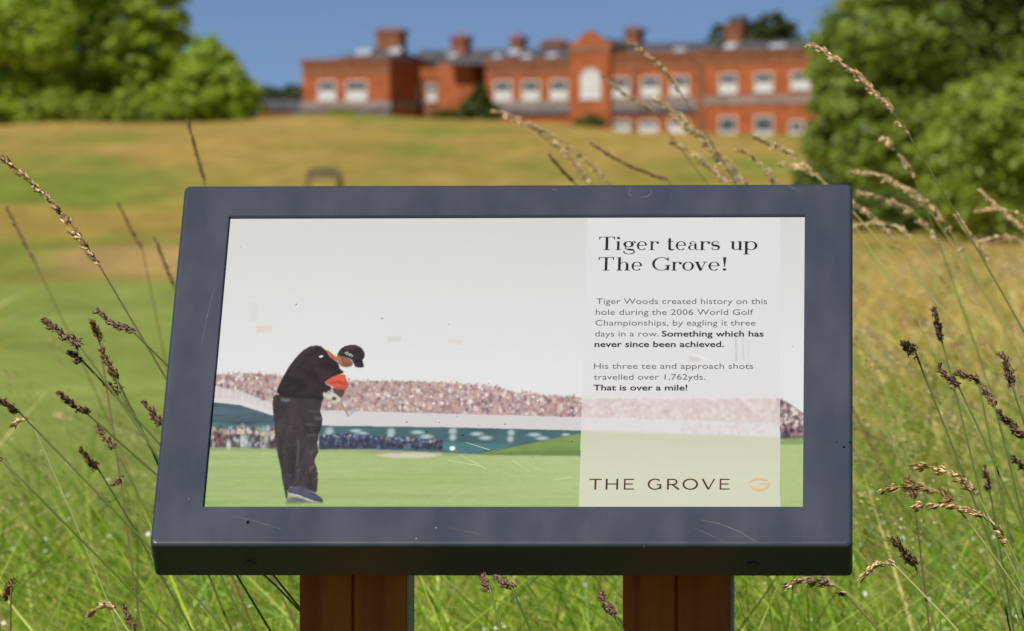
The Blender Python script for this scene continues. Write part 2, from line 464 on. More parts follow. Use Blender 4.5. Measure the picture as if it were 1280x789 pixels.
def tree(name, base, blobs, n, leaf, c1, c2, seed, label, cat='tree', group=None, trunk_r=.25, stems=1):
    base = Vector(base)
    root = empty(name, base, label, cat, group)
    V, F, C = crown_mesh('crown', blobs, n, leaf, c1, c2, seed)
    V = V - np.array(base)
    link_mesh('crown', np_mesh('crown', V, F, C), LEAF, root)
    r = random.Random(seed); b = MB()
    cen = [Vector(q[0]) - base for q in blobs]
    top = max(cen, key=lambda v: v.z)
    mean = sum(cen, Vector()) / len(cen)
    fork = Vector((mean.x * .35, mean.y * .35, max(.3, min(v.z for v in cen) * .8)))
    b.tube([(0, 0, -.4), (fork.x * .3, fork.y * .3, fork.z * .5), fork, (fork + top) / 2 + Vector((r.uniform(-.2, .2), 0, 0)), top], [trunk_r * 1.25, trunk_r, trunk_r * .8, trunk_r * .5, trunk_r * .15], 8)
    for v in cen:
        if v is top: continue
        st = fork.lerp(top, r.uniform(0, .35)); b.tube([st, st.lerp(v, .5) + Vector((0, 0, -.1 * (v - st).length * .5)), v], [trunk_r * .45, trunk_r * .3, trunk_r * .1], 6)
    b.build('trunk', BARK, root, smooth=True)
    return root

def blobs_px(L, Y, squash=1.0, dy=1.0, seed=1):
    r = random.Random(seed); out = []
    for (px, py, rp) in L:
        yy = Y + r.uniform(-1, 1) * rp * Y / FPX * .8 * dy; k = rp * Y / FPX
        out.append((tuple(at(px, py, yy)), (k, k * dy, k * squash)))
    return out

G1, G2 = (.20, .275, .026), (.31, .40, .042)      # fresh broadleaf
D1, D2 = (.11, .16, .024), (.28, .35, .055)    # darker broadleaf
def gpt(px, Y):
    x = (px - CX) / FPX * Y
    return (x, Y, float(ground(x, Y)))
# left group, on the ridge
LG = 'broadleaf trees on the ridge at left'
tree('broadleaf_tree', gpt(20, 432), blobs_px([(15, 90, 55), (-40, 70, 65), (45, 35, 50), (0, 20, 50), (-60, 10, 75), (5, -50, 70), (25, 132, 34), (-30, 130, 38), (50, 95, 40), (10, 150, 30), (62, 140, 30)], 432, .95, seed=2), 30000, .27, G1, G2, 21,
     'tall green tree cut by the left edge of the photo, on the ridge', group=LG)
tree('broadleaf_tree', gpt(130, 440), blobs_px([(110, 65, 52), (150, 25, 50), (125, -40, 65), (90, 105, 40), (178, 85, 44), (192, 20, 42), (196, -40, 46), (140, 115, 40), (80, 10, 40), (212, 62, 30), (165, 120, 38), (205, 105, 34), (110, 140, 34), (190, 140, 30), (140, 150, 26)], 440, .9, seed=3), 34000, .27, G1, G2, 22,
     'tall bright green tree in the middle of the left ridge group', group=LG)
tree('broadleaf_tree', gpt(262, 428), blobs_px([(258, 95, 34), (284, 112, 34), (240, 122, 34), (302, 132, 24), (255, 62, 20), (272, 75, 22), (228, 138, 24), (268, 140, 26), (313, 118, 13), (245, 90, 28), (235, 145, 24), (300, 148, 18), (275, 150, 20)], 428, .9, seed=4), 20000, .25, G1, G2, 23,
     'rounded smaller tree at the right end of the left ridge group, next to open sky', group=LG, trunk_r=.18)
tree('leafy_bush', gpt(70, 422), blobs_px([(40, 142, 22), (72, 138, 26), (105, 140, 24)], 422, .85, seed=5), 7000, .22, (.15, .21, .022), (.26, .34, .036), 24, 'low leafy bush below the two tall trees on the left ridge', 'bush', trunk_r=.08)
tree('leafy_bush', gpt(185, 422), blobs_px([(160, 134, 24), (190, 138, 24), (214, 136, 20)], 422, .85, seed=6), 7000, .22, (.15, .21, .022), (.26, .34, .036), 25, 'low leafy bush between the tall middle tree and the rounded tree on the left ridge', 'bush', trunk_r=.08)
# right group, nearer
tree('broadleaf_tree', gpt(1080, 140), blobs_px([(1062, 85, 44), (1095, 30, 54), (1040, 52, 30), (1052, 140, 34), (1110, 125, 50), (1140, 60, 52), (1090, 190, 44), (1130, 205, 44), (1060, 212, 36), (1130, -50, 66), (1085, -10, 30), (1042, 112, 24), (1022, 150, 18), (1140, 130, 50), (1160, 170, 46), (1030, 90, 26), (1026, 180, 26)], 140, .9, seed=7), 46000, .092, D1, D2, 31,
     'dark green tree hiding the right end of the brick house', trunk_r=.13)
tree('broadleaf_tree', gpt(1250, 150), blobs_px([(1200, 30, 64), (1270, 10, 70), (1230, -60, 80), (1180, 80, 44), (1300, 60, 70), (1215, 95, 50), (1180, 130, 50), (1165, 60, 50)], 150, .9, seed=8), 36000, .095, D1, (.15, .21, .035), 32,
     'tall green tree in the upper right corner, behind the lighter bush', trunk_r=.15)
tree('leafy_bush', gpt(1235, 132), blobs_px([(1225, 150, 50), (1262, 120, 44), (1196, 185, 40), (1240, 215, 52), (1188, 235, 38), (1285, 185, 52), (1275, 250, 40), (1210, 262, 34), (1250, 280, 34), (1180, 270, 30)], 132, .9, seed=9), 36000, .082, (.14, .20, .024), (.33, .40, .06), 33,
     'large lighter green bush at the right edge below the tall tree', 'bush', trunk_r=.08)
tree('leafy_bush', gpt(1030, 128), blobs_px([(1012, 218, 22), (1040, 238, 26), (1075, 255, 28), (1110, 262, 28), (1145, 265, 26)], 128, .9, seed=10), 9000, .07, D1, (.12, .17, .03), 34,
     'low dark bush at the foot of the dark tree, right of the hill slope', 'bush', trunk_r=.05)
# beyond the house
tree('broadleaf_tree', gpt(930, 665), blobs_px([(900, 46, 15), (925, 38, 16), (945, 40, 16), (968, 34, 18), (985, 40, 14), (973, 22, 9), (940, 60, 22), (970, 60, 22)], 665, .9, seed=11), 9000, .3, (.03, .05, .015), (.08, .11, .03), 41,
     'dark tree rising behind the slate roof near the right end of the house', trunk_r=.4)
tree('broadleaf_tree', gpt(348, 660), blobs_px([(338, 118, 12), (352, 122, 12), (366, 116, 11), (350, 138, 16), (370, 130, 14)], 660, .9, seed=12), 5000, .3, (.035, .06, .02), (.08, .12, .04), 42,
     'small distant tree behind the outbuilding left of the house', trunk_r=.3)
tree('leafy_bush', gpt(600, 557), blobs_px([(600, 120, 12), (600, 132, 19), (598, 144, 24), (604, 112, 7)], 557, 1, seed=13), 5200, .2, (.035, .06, .012), (.09, .13, .025), 43, 'dark conical evergreen bush in front of the house recess', 'bush', trunk_r=.1)
tree('leafy_bush', gpt(563, 557), blobs_px([(545, 143, 7), (558, 142, 9), (573, 143, 8)], 557, .8, seed=14), 2000, .2, (.05, .08, .012), (.11, .16, .03), 44, 'low green hedge just left of the conical evergreen bush', 'bush', trunk_r=.05)
tree('leafy_bush', gpt(424, 557), blobs_px([(414, 143, 6), (424, 142, 7), (435, 143, 6)], 557, .8, seed=15), 1400, .2, (.13, .17, .02), (.26, .30, .04), 45, 'low yellow green shrub in front of the left wing of the house', 'bush', trunk_r=.05)
tree('leafy_bush', gpt(738, 548), blobs_px([(726, 153, 8), (738, 151, 10), (750, 154, 8)], 548, .9, seed=16), 2000, .2, (.05, .075, .012), (.12, .15, .03), 46, 'small dark shrub under the gabled bay of the house', 'bush', trunk_r=.05)

# small dark bench in the rough
p0 = gpt(405, 181)
bench = empty('bench', p0, 'small dark bench with rounded back standing on the hill just above the sign', 'bench')
bm_ = noisy('dark_bench_wood', (.20, .155, .085), (.28, .22, .12), 6, .8, .2)
zt = at(405, 212, 181).z - p0[2]
b = MB(); arc = [(-.5, 0, -.1), (-.5, 0, zt - .22)] + [(-.5 + .22 - .22 * math.cos(t), 0, zt - .22 + .22 * math.sin(t)) for t in np.linspace(.3, 1.57, 5)]
arc = arc + [(-x, y, z) for x, y, z in arc[::-1]]
b.tube(arc, .085, 8); b.build('back_frame', bm_, bench, smooth=True)
b = MB(); b.box(-.42, .42, -.05, .05, zt - .26, zt - .1); b.build('backrest', bm_, bench, bevel=.01)
b = MB(); b.box(-.48, .48, -.5, -.06, .40, .45); b.build('seat', bm_, bench, bevel=.01)
for sx in (-.43, .43):
    b = MB(); b.box(sx - .04, sx + .04, -.48, -.40, -.1, .395); b.build('leg', bm_, bench, bevel=.01)
# ------------------------------------------------------------------ the information sign
SX, SY, SZ = -0.00323, 5.95746, CAMZ - 0.0897
SYAW, SROLL, TAU, SW, SH, ST = -0.0605, 0.00234, 0.70235, 0.70, 0.47626, 0.0500
sign = empty('information_sign', (SX, SY, 0), 'slanted information sign in a dark slate frame on two wooden posts in tall grass', 'information sign', rz=SYAW)
u_ = Vector((math.cos(SROLL), 0, math.sin(SROLL))); up_ = Vector((-math.sin(SROLL), 0, math.cos(SROLL))); fw_ = Vector((0, 1, 0))
v_ = up_ * math.cos(TAU) + fw_ * math.sin(TAU); w_ = up_ * math.sin(TAU) - fw_ * math.cos(TAU)
TRAY = Matrix((u_, v_, w_)).transposed().to_4x4(); TRAY.translation = (0, 0, SZ)
TW = Matrix.Translation((SX, SY, 0)) @ Matrix.Rotation(SYAW, 4, 'Z') @ TRAY
TWI = TW.inverted()
def on_tray(o):
    o.matrix_local = TRAY; o.location = TRAY.to_translation(); o.rotation_euler = TRAY.to_euler(); return o
PW = -0.0040                                     # printed sheet lies 4 mm inside the frame
def pp(px, py, wz=PW):
    """measured point of the photograph -> position on the sheet (metres across, metres up)"""
    o = TWI @ Vector((0, 0, CAMZ)); d = TWI.to_3x3() @ ray(px, py)
    q = o + d * ((wz - o.z) / d.z); return (q.x, q.y)

# frame paint: dark slate with blue sky reflection put into its colour, scuffed and dusty
fm, t, p = new_mat('slate_frame_paint', .42, .45)
tc = N(t, 'TexCoord'); mp = N(t, 'Mapping'); mp.inputs['Scale'].default_value = (1, 1, 1)
n1 = N(t, 'TexNoise'); n1.inputs['Scale'].default_value = 9; n1.inputs['Detail'].default_value = 8; n1.inputs['Roughness'].default_value = .6
mp2 = N(t, 'Mapping'); mp2.inputs['Scale'].default_value = (22, 9, 20); mp2.inputs['Rotation'].default_value = (0, 0, .35)
n2 = N(t, 'TexNoise'); n2.inputs['Scale'].default_value = 1.0; n2.inputs['Detail'].default_value = 6
t.links.new(tc.outputs['Object'], n1.inputs['Vector']); t.links.new(tc.outputs['Object'], mp2.inputs[0]); t.links.new(mp2.outputs[0], n2.inputs['Vector'])
ad = N(t, 'Math', operation='ADD'); t.links.new(n1.outputs[0], ad.inputs[0]); t.links.new(n2.outputs[0], ad.inputs[1])
cr = N(t, 'ValToRGB'); cr.color_ramp.elements[0].position = .40; cr.color_ramp.elements[1].position = .62
cr.color_ramp.elements[0].color = (.057, .069, .098, 1); cr.color_ramp.elements[1].color = (.070, .082, .113, 1)
hf_ = N(t, 'Math', operation='MULTIPLY'); hf_.inputs[1].default_value = .5
t.links.new(ad.outputs[0], hf_.inputs[0]); t.links.new(hf_.outputs[0], cr.inputs[0])
vo = N(t, 'TexVoronoi'); vo.inputs['Scale'].default_value = 48
lt = N(t, 'Math', operation='LESS_THAN'); lt.inputs[1].default_value = .035
sp = N(t, 'SeparateColor'); gt = N(t, 'Math', operation='GREATER_THAN'); gt.inputs[1].default_value = .86
ml = N(t, 'Math', operation='MULTIPLY'); mx = N(t, 'Mix', data_type='RGBA')
t.links.new(tc.outputs['Object'], vo.inputs['Vector']); t.links.new(vo.outputs['Distance'], lt.inputs[0]); t.links.new(vo.outputs['Color'], sp.inputs[0])
t.links.new(sp.outputs[0], gt.inputs[0]); t.links.new(lt.outputs[0], ml.inputs[0]); t.links.new(gt.outputs[0], ml.inputs[1])
t.links.new(ml.outputs[0], mx.inputs[0]); t.links.new(cr.outputs[0], mx.inputs[6]); mx.inputs[7].default_value = (.45, .45, .44, 1)
t.links.new(mx.outputs[2], p.inputs['Base Color'])
mr = N(t, 'MapRange'); mr.inputs[1].default_value = .35; mr.inputs[2].default_value = .65; mr.inputs[3].default_value = .30; mr.inputs[4].default_value = .42
t.links.new(n2.outputs[0], mr.inputs[0]); t.links.new(mr.outputs[0], p.inputs['Roughness'])

def frame_mesh():
    bm = bmesh.new()
    ou = [SW / 2, SH / 2]; ix0, ix1, iy0, iy1 = -.30013, .30058, -.18938, .19499
    K = 7; r = .0042
    prof = [(0, -ST, 6)] + [(0, -ST + .0015, 6)] + [(0, -r, 6)] + [(r - r * math.cos(a), -r + r * math.sin(a), 6) for a in np.linspace(.2, math.pi / 2, 7)]
    def loop(d, z, rad):
        rad = max(rad / 1000 - d * .5, .001); hx, hy = ou[0] - d, ou[1] - d; pts = []
        for cx, cy, a0 in ((hx - rad, hy - rad, 0), (-hx + rad, hy - rad, 90), (-hx + rad, -hy + rad, 180), (hx - rad, -hy + rad, 270)):
            for k in range(K): a = R(a0 + 90 * k / (K - 1)); pts.append((cx + rad * math.cos(a), cy + rad * math.sin(a), z))
        return [bm.verts.new(q) for q in pts]
    def inner(x0, x1, y0, y1, z):
        out = []
        for c in ((x1, y1), (x0, y1), (x0, y0), (x1, y0)): out += [bm.verts.new((*c, z))] * K
        return out
    loops = [loop(.004, -ST - .0, 3)] + [loop(d, z, rr) for d, z, rr in prof]
    e = .0006
    loops += [inner(ix0 - e, ix1 + e, iy0 - e, iy1 + e, 0), inner(ix0, ix1, iy0, iy1, -e), inner(ix0, ix1, iy0, iy1, PW - .006)]
    n = len(loops[0])
    for A, B in zip(loops, loops[1:]):
        for i in range(n):
            q = [A[i], A[(i + 1) % n], B[(i + 1) % n], B[i]]; q2 = []
            for v in q:
                if v not in q2: q2.append(v)
            if len(q2) > 2:
                try: bm.faces.new(q2)
                except ValueError: pass
    bm.faces.new(loops[0][::-1])
    bmesh.ops.recalc_face_normals(bm, faces=bm.faces[:])
    me = bpy.data.meshes.new('frame'); bm.to_mesh(me); bm.free(); return me
frame = on_tray(link_mesh('frame', frame_mesh(), fm, sign))
mk = noisy('pale_scuff', (.16, .17, .18), (.28, .28, .28), 200, .6, .3)
def scuff(pts, wpx, wz=.00025):
    P = [pp(x, y, 0) for x, y in pts]; b = MB(); h = wpx * .0004
    vs = []
    for i, q in enumerate(P):
        a = Vector(P[min(i + 1, len(P) - 1)]) - Vector(P[max(i - 1, 0)]); nn = Vector((-a.y, a.x)).normalized() * h * (.3 + .7 * math.sin(math.pi * (i + .5) / len(P)))
        vs.append((b.bm.verts.new((q[0] - nn.x, q[1] - nn.y, wz)), b.bm.verts.new((q[0] + nn.x, q[1] + nn.y, wz))))
    for A, B in zip(vs, vs[1:]): b.bm.faces.new((A[0], B[0], B[1], A[1]))
    b.build('scratch', mk, frame)
for pts, wd in [([(875, 650), (900, 655), (925, 665), (946, 678)], .9), ([(868, 660), (885, 668), (905, 677)], .5), ([(290, 645), (320, 652), (352, 662)], .6), ([(788, 236), (786, 241), (789, 246)], .8),
                ([(812, 237), (815, 241), (810, 246), (800, 247)], 1.0), ([(985, 232), (992, 236), (1003, 239)], .7), ([(690, 237), (697, 238)], .9), ([(252, 430), (258, 400), (268, 360)], .5), ([(560, 660), (600, 668)], .5)]:
    scuff(pts, wd)
dk = noisy('black_speck', (.006, .006, .006), (.015, .014, .012), 90, .9, .1)
for x, y, s in [(1055, 559, 1.6), (1062, 553, 1.2), (1046, 553, .9), (310, 653, 2.2)]:
    q = pp(x, y, 0); b = MB(); k = s / 1225
    b.poly([(q[0] + k * math.cos(a), q[1] + k * 1.2 * math.sin(a)) for a in np.linspace(0, 6.28, 9)[:-1]], .0003); b.build('pit_mark', dk, frame)

# two screws in the front edge
for px, py in ((313, 705), (940, 706)):
    o = TWI @ Vector((0, 0, CAMZ)); d = TWI.to_3x3() @ ray(px, py); q = o + d * ((-SH / 2 - o.y) / d.y)
    b = MB(); y0 = -SH / 2
    b.tube([(q.x, y0 + .002, q.z), (q.x, y0 - .0012, q.z)], [.0062, .0058], 20); b.tube([(q.x, y0 - .001, q.z), (q.x, y0 - .0020, q.z)], [.0030, .0024], 14)
    on_tray(b.build('screw', noisy('screw_head', (.05, .055, .06), (.09, .09, .085), 300, .5, .4), sign))

# posts: two boards side by side
post_m = noisy('red_brown_hardwood', (.46, .092, .012), (.80, .20, .030), 3, .62, .3, 9, .35, (14, 14, .9), .3, .7)
bounce_w = noisy('grass_bounce_edge', (.5, .5, .38), (.66, .66, .52), 4, .8, .2, 6, .2, (12, 12, .8))  # grey-green holds light bounced off the grass onto the post sides
def ztop(y): return SZ + (y - ST * math.cos(TAU)) / math.tan(TAU) - ST * math.sin(TAU) + .004
for x0, x1 in ((-.2105, -.1020), (.1180, .2265)):
    y0, y1 = -.04, .035; xm = (x0 + x1) / 2; b = MB(); g = .0012
    for xa, xb in ((x0, xm - g), (xm + g, x1)):
        b.prism([(y0, -.3), (y1, -.3), (y1, ztop(y1)), (y0, ztop(y0))], 0, xa, xb)
    b.prism([(y0 + .003, -.3), (y1 - .003, -.3), (y1 - .003, ztop(y1) - .004), (y0 + .003, ztop(y0) - .004)], 0, xm - g, xm + g)
    po = b.build('post', post_m, sign, bevel=.0012, seg=1)
    s = MB(); s.prism([(y0 + .006, -.3), (y1 - .004, -.3), (y1 - .004, ztop(y1) - .006), (y0 + .006, ztop(y0) - .006)], 0, x1 + .0002, x1 + .003); s.build('bounce_lit_side', bounce_w, po)

# ---- the printed sheet
def ink(name, c, var=.06, scale=60, rough=.38, spec=.35, stretch=None):
    c = Vector(c); return noisy(name, tuple(c * (1 - var)), tuple(c * (1 + var)), scale, rough, spec, 4, stretch=stretch)
pm, t, p = new_mat('printed_pale_sky', .38, .35)
tc = N(t, 'TexCoord'); sx = N(t, 'SeparateXYZ'); mr = N(t, 'MapRange'); mr.inputs[1].default_value = -.02; mr.inputs[2].default_value = .19
nz = N(t, 'TexNoise'); nz.inputs['Scale'].default_value = 7; nz.inputs['Detail'].default_value = 4
ad = N(t, 'MapRange'); ad.inputs[1].default_value = .3; ad.inputs[2].default_value = .7; ad.inputs[3].default_value = .965; ad.inputs[4].default_value = 1.02
cr = N(t, 'ValToRGB'); cr.color_ramp.elements[0].color = (*lin(221, 225, 228), 1); cr.color_ramp.elements[1].color = (*lin(214, 214, 211), 1)
t.links.new(tc.outputs['Object'], sx.inputs[0]); t.links.new(sx.outputs[1], mr.inputs[0]); t.links.new(mr.outputs[0], cr.inputs[0])
t.links.new(tc.outputs['Object'], nz.inputs['Vector']); t.links.new(nz.outputs[0], ad.inputs[0])
mx = N(t, 'Mix', data_type='RGBA', blend_type='MULTIPLY'); mx.inputs[0].default_value = 1
t.links.new(cr.outputs[0], mx.inputs[6]); t.links.new(ad.outputs[0], mx.inputs[7]); t.links.new(mx.outputs[2], p.inputs['Base Color'])
b = MB(); b.box(-.3000, .3005, -.1893, .1949, PW - .004, PW); panel = on_tray(b.build('panel', pm, sign))

def z_at(k): return PW + .000022 * k
def flat(name, polys, mat, k, src=True, parent=None):
    b = MB()
    for P in polys: b.poly([pp(*q) for q in P] if src else P, z_at(k))
    return b.build(name, mat, parent or panel)

# the printed picture: a fine grid over the sheet, each point carrying its ink colour
U0, U1, V0, V1 = -.2999, .3004, -.1892, .1948
NX, NY = 1060, 520
UU, VV = np.meshgrid(np.linspace(U0, U1, NX), np.linspace(V0, V1, NY))
M3 = np.array(TW); PWD = np.stack([UU, VV, np.full_like(UU, PW)], -1) @ M3[:3, :3].T + M3[:3, 3]
yc = PWD[..., 1] * math.cos(PITCH) - (PWD[..., 2] - CAMZ) * math.sin(PITCH); zc_ = PWD[..., 1] * math.sin(PITCH) + (PWD[..., 2] - CAMZ) * math.cos(PITCH)
GX, GY = CX + FPX * PWD[..., 0] / yc, CY - FPX * zc_ / yc      # where the picture's own details were measured
IMG = np.zeros((NY, NX, 3)); prg = np.random.default_rng(77)
def blur(A, s):
    if s <= 0: return A
    k = np.exp(-.5 * (np.arange(-int(3 * s + 1), int(3 * s + 2)) / s) ** 2); k /= k.sum(); r = len(k) // 2
    for ax_ in (0, 1):
        pad = [(0, 0)] * A.ndim; pad[ax_] = (r, r); B = np.pad(A, pad, mode='edge'); n_ = A.shape[ax_]
        A = sum(k[q] * (B[q:q + n_] if ax_ == 0 else B[:, q:q + n_]) for q in range(len(k)))
    return A
def inpoly(P):
    P = np.array(P, float); x0, y0 = P.min(0) - 2; x1, y1 = P.max(0) + 2; m = np.zeros((NY, NX), bool)
    sel = (GX > x0) & (GX < x1) & (GY > y0) & (GY < y1); gx, gy = GX[sel], GY[sel]; c = np.zeros(len(gx), bool)
    for (ax_, ay), (bx, by) in zip(P, np.roll(P, -1, 0)):
        if ay == by: continue
        c ^= ((ay > gy) != (by > gy)) & (gx < (bx - ax_) * (gy - ay) / (by - ay) + ax_)
    m[sel] = c; return m
def fbm(sx, sy, seed, octv=4):
    """lattice noise in -1..1 over picture coordinates, sx, sy = size of the largest lumps"""
    out = np.zeros((NY, NX)); r = np.random.default_rng(seed)
    for o in range(octv):
        f = 2.0 ** o; a = (GX - 240) / sx * f; b = (GY - 250) / sy * f; ia, ib = np.floor(a).astype(int), np.floor(b).astype(int)
        T_ = r.uniform(-1, 1, (ib.max() + 3, ia.max() + 3)); ta, tb = a - ia, b - ib; ta = ta * ta * (3 - 2 * ta); tb = tb * tb * (3 - 2 * tb); ia = np.maximum(ia, 0); ib = np.maximum(ib, 0)
        out += ((T_[ib, ia] * (1 - ta) + T_[ib, ia + 1] * ta) * (1 - tb) + (T_[ib + 1, ia] * (1 - ta) + T_[ib + 1, ia + 1] * ta) * tb) * .5 ** o
    return out / 1.6
def paint(P, c, soft=.8, mod=None, a=1.0):
    """lay an ink colour (sRGB) into an outline with a soft edge; mod = tone variation"""
    m = (blur(inpoly(P).astype(float), soft) * a)[..., None]; c = np.array(lin(*c)) if len(np.shape(c)) == 1 else c
    col = c * (1 if mod is None else np.clip(1 + mod, .1, 3)[..., None]); IMG[:] = IMG * (1 - m) + col * m
dx_, dy_ = 1.0 / 1.0, 1.0
def dab(x, y, rx, ry, c, a=.9, sharp=2.0):
    j_ = int(np.clip(np.searchsorted(-GY[:, NX // 2], -y), 0, NY - 1)); row = GX[j_]; i_ = int(np.clip(np.searchsorted(row, x), 0, NX - 1)); q = int(max(rx, ry) * 1.9) + 3
    sl = (slice(max(0, j_ - q), j_ + q + 1), slice(max(0, i_ - q), i_ + q + 1))
    m = np.exp(-(((GX[sl] - x) / rx) ** 2 + ((GY[sl] - y) / ry) ** 2) ** sharp) * a; IMG[sl] = IMG[sl] * (1 - m[..., None]) + np.array(lin(*c)) * m[..., None]
# overcast sky
tsky = np.clip((GY - 270) / 200, 0, 1)[..., None]
IMG[:] = np.array(lin(212, 212, 209)) * (1 - tsky) + np.array(lin(222, 225, 228)) * tsky
IMG *= (1 + .012 * fbm(90, 60, 1))[..., None]
# mown grass
ml = lin(150, 176, 108); mh = lin(176, 194, 136)
gn = np.clip(.5 + .5 * fbm(160, 7, 2) + (GX - 420) / 900 - (GY - 596) / 160, 0, 1)[..., None] * .9
paint([(250, 559), (400, 559.5), (470, 562), (560, 566), (640, 567), (1010, 548), (1010, 640), (245, 640)], np.array(ml) * (1 - gn) + np.array(mh) * gn, 1.2, .05 * fbm(8, 3, 3))
paint([(255, 559), (345, 560), (400, 560), (470, 562), (470, 566), (255, 564)], (128, 150, 92), 2.5, None, .6)
paint([(440, 562), (500, 560.5), (565, 563), (640, 567), (560, 570), (470, 567)], (150, 158, 118), 1.5, .1 * fbm(20, 3, 4))
paint([(468, 569), (490, 566.5), (530, 566.2), (556, 568), (535, 572), (495, 573)], (205, 202, 182), 1.4, .05 * fbm(20, 4, 5))
# dark hoarding with pale blurred panels
paint([(398, 531), (560, 533.5), (728, 537.5), (728, 570), (600, 568), (560, 566), (470, 562), (398, 562)], (70, 102, 108), 1.0, .22 * fbm(30, 8, 6))
paint([(552, 552), (640, 556), (625, 563), (560, 565.5), (552, 562)], (76, 122, 126), 1.4, .15 * fbm(20, 5, 7))
for cx, cy, w2, h2 in [(445, 538.5, 7, 2.2), (452, 542, 8, 2.2), (522, 540.5, 8, 2.6), (533, 546, 8, 3), (596, 542.5, 8, 2.6), (607, 547.5, 8, 2.8), (668, 543.5, 8, 2.4), (678, 548, 8, 2.4), (412, 540, 5.5, 6), (489, 540, 5, 5), (488, 546, 4, 4), (566, 539, 5, 4.5), (566, 547, 4.5, 4), (639, 541, 4.5, 4), (638, 549, 4, 4), (707, 543.5, 5, 2)]:
    dab(cx, cy, w2, h2, (178, 198, 202), .85, 1.6)
paint([(596, 568), (625, 562.5), (650, 557), (690, 549), (730, 541), (730, 569), (660, 569)], (122, 148, 84), 1.2, .14 * fbm(16, 6, 8))
paint([(600, 567), (660, 563.5), (730, 563), (730, 569), (610, 569)], (98, 126, 66), 1.6, .1 * fbm(10, 4, 9), .7)
# drape and pale rails on the left
paint([(255, 501), (300, 506), (348, 521), (348, 541), (300, 538), (255, 536)], (74, 94, 104), 1.0, .55 * fbm(60, 5, 10) + .15 * fbm(14, 4, 11))
paint([(255, 527), (300, 531), (348, 532), (348, 543), (300, 540), (255, 536)], (76, 120, 122), 1.6, .15 * fbm(20, 5, 12), .7)
# spectators
top_y = lambda x: np.interp(x, [255, 300, 345, 420, 440, 500, 560, 620, 645, 700, 728, 980, 1005], [470, 467, 470, 478, 476, 477, 479, 483, 491, 496, 497, 499, 518])
bot_y = lambda x: np.interp(x, [255, 300, 345, 400, 560, 727], [480, 489, 506, 513, 517.5, 522])
jag = [(x, top_y(x) + prg.uniform(-1.6, 1.2)) for x in np.arange(250, 729, 2.5)]
paint(jag + [(728, 522), (560, 518), (400, 513.5), (345, 514), (300, 500), (250, 497)], (184, 160, 158), 1.1, .10 * fbm(10, 6, 13))
paint([(250, 474)] + [(x, bot_y(x) - 1) for x in (266, 300, 345)] + [(348, 516), (300, 501), (250, 497)], (206, 201, 203), 1.6, .07 * fbm(9, 12, 14))
for x in np.arange(270, 346, 8.0): paint([(x, bot_y(x)), (x + 1.6, bot_y(x)), (x + 1.4, bot_y(x) + 15), (x, bot_y(x) + 15)], (218, 216, 218), .8, None, .8)
PAL = [(150, 116, 120), (128, 96, 104), (206, 184, 178), (226, 218, 216), (176, 140, 136), (160, 126, 134), (196, 164, 158), (110, 84, 96), (214, 198, 194), (186, 150, 146), (140, 104, 108)]
ACC = [(236, 232, 230), (238, 236, 236), (204, 134, 126), (112, 104, 128), (104, 76, 86), (222, 200, 172), (232, 226, 226), (136, 134, 158)]
def crowd(n, x0, x1, f0, f1, rr, pal, a=.75, asp=1.15):
    for _ in range(n):
        x = prg.uniform(x0, x1); y = prg.uniform(f0(x), f1(x)); r = rr * prg.uniform(.6, 1.3); dab(x, y, r, r * asp * prg.uniform(.7, 1.2), pal[prg.integers(len(pal))], a * prg.uniform(.6, 1.1), 1.3)
crowd(1700, 258, 727, lambda x: top_y(x) + .5, lambda x: bot_y(x) - 1, 2.2, PAL, .62)
crowd(260, 258, 727, lambda x: top_y(x) + 1, lambda x: bot_y(x) - 2, 2.1, ACC, .8)
crowd(70, 262, 725, lambda x: top_y(x) - 3, lambda x: top_y(x) + 1, 1.6, [(140, 108, 108), (176, 140, 132), (110, 86, 90), (200, 110, 100)], .7)
paint([(400, 513.5), (560, 517.5), (728, 522), (728, 538), (560, 534), (400, 532)], (209, 206, 207), .9, .03 * fbm(40, 8, 15))
paint([(255, 497), (300, 500), (348, 515), (348, 521.5), (300, 506), (255, 501.5)], (212, 210, 210), .9, .03 * fbm(30, 6, 16))
paint([(255, 538), (300, 541), (347, 544), (347, 561), (255, 559)], (92, 80, 88), 1.3, .25 * fbm(8, 8, 17))
crowd(170, 256, 347, lambda x: 536, lambda x: 557, 2.4, [(50, 46, 54), (70, 60, 68), (52, 50, 60), (206, 206, 212), (160, 176, 200), (96, 72, 82), (48, 46, 56), (150, 190, 150), (150, 70, 76), (220, 214, 214)], .8, 1.7)
crowd(46, 256, 347, lambda x: 535 + (x - 256) * .05, lambda x: 540 + (x - 256) * .05, 2.3, [(206, 176, 162), (184, 150, 138), (214, 196, 186), (120, 96, 90)], .85, 1.0)
paint([(400, 545), (430, 541.5), (470, 545.5), (520, 549), (553, 551), (553, 561.5), (470, 561), (400, 561.5)], (58, 60, 80), 1.2, .25 * fbm(7, 6, 18))
crowd(190, 402, 552, lambda x: np.interp(x, [400, 430, 470, 552], [545, 542, 546, 551]), lambda x: 560, 2.1, [(46, 46, 58), (70, 86, 120), (44, 43, 52), (100, 122, 160), (76, 76, 96), (52, 51, 62)], .8, 1.3)
crowd(40, 404, 552, lambda x: np.interp(x, [400, 430, 470, 552], [544, 541, 545, 550]), lambda x: np.interp(x, [400, 430, 470, 552], [548, 546, 549, 554]), 1.9, [(160, 128, 120), (112, 134, 176), (190, 190, 198), (128, 148, 186)], .85, 1.0)
dab(565.5, 560.5, 3.6, 3.0, (236, 244, 244), 1, 3)
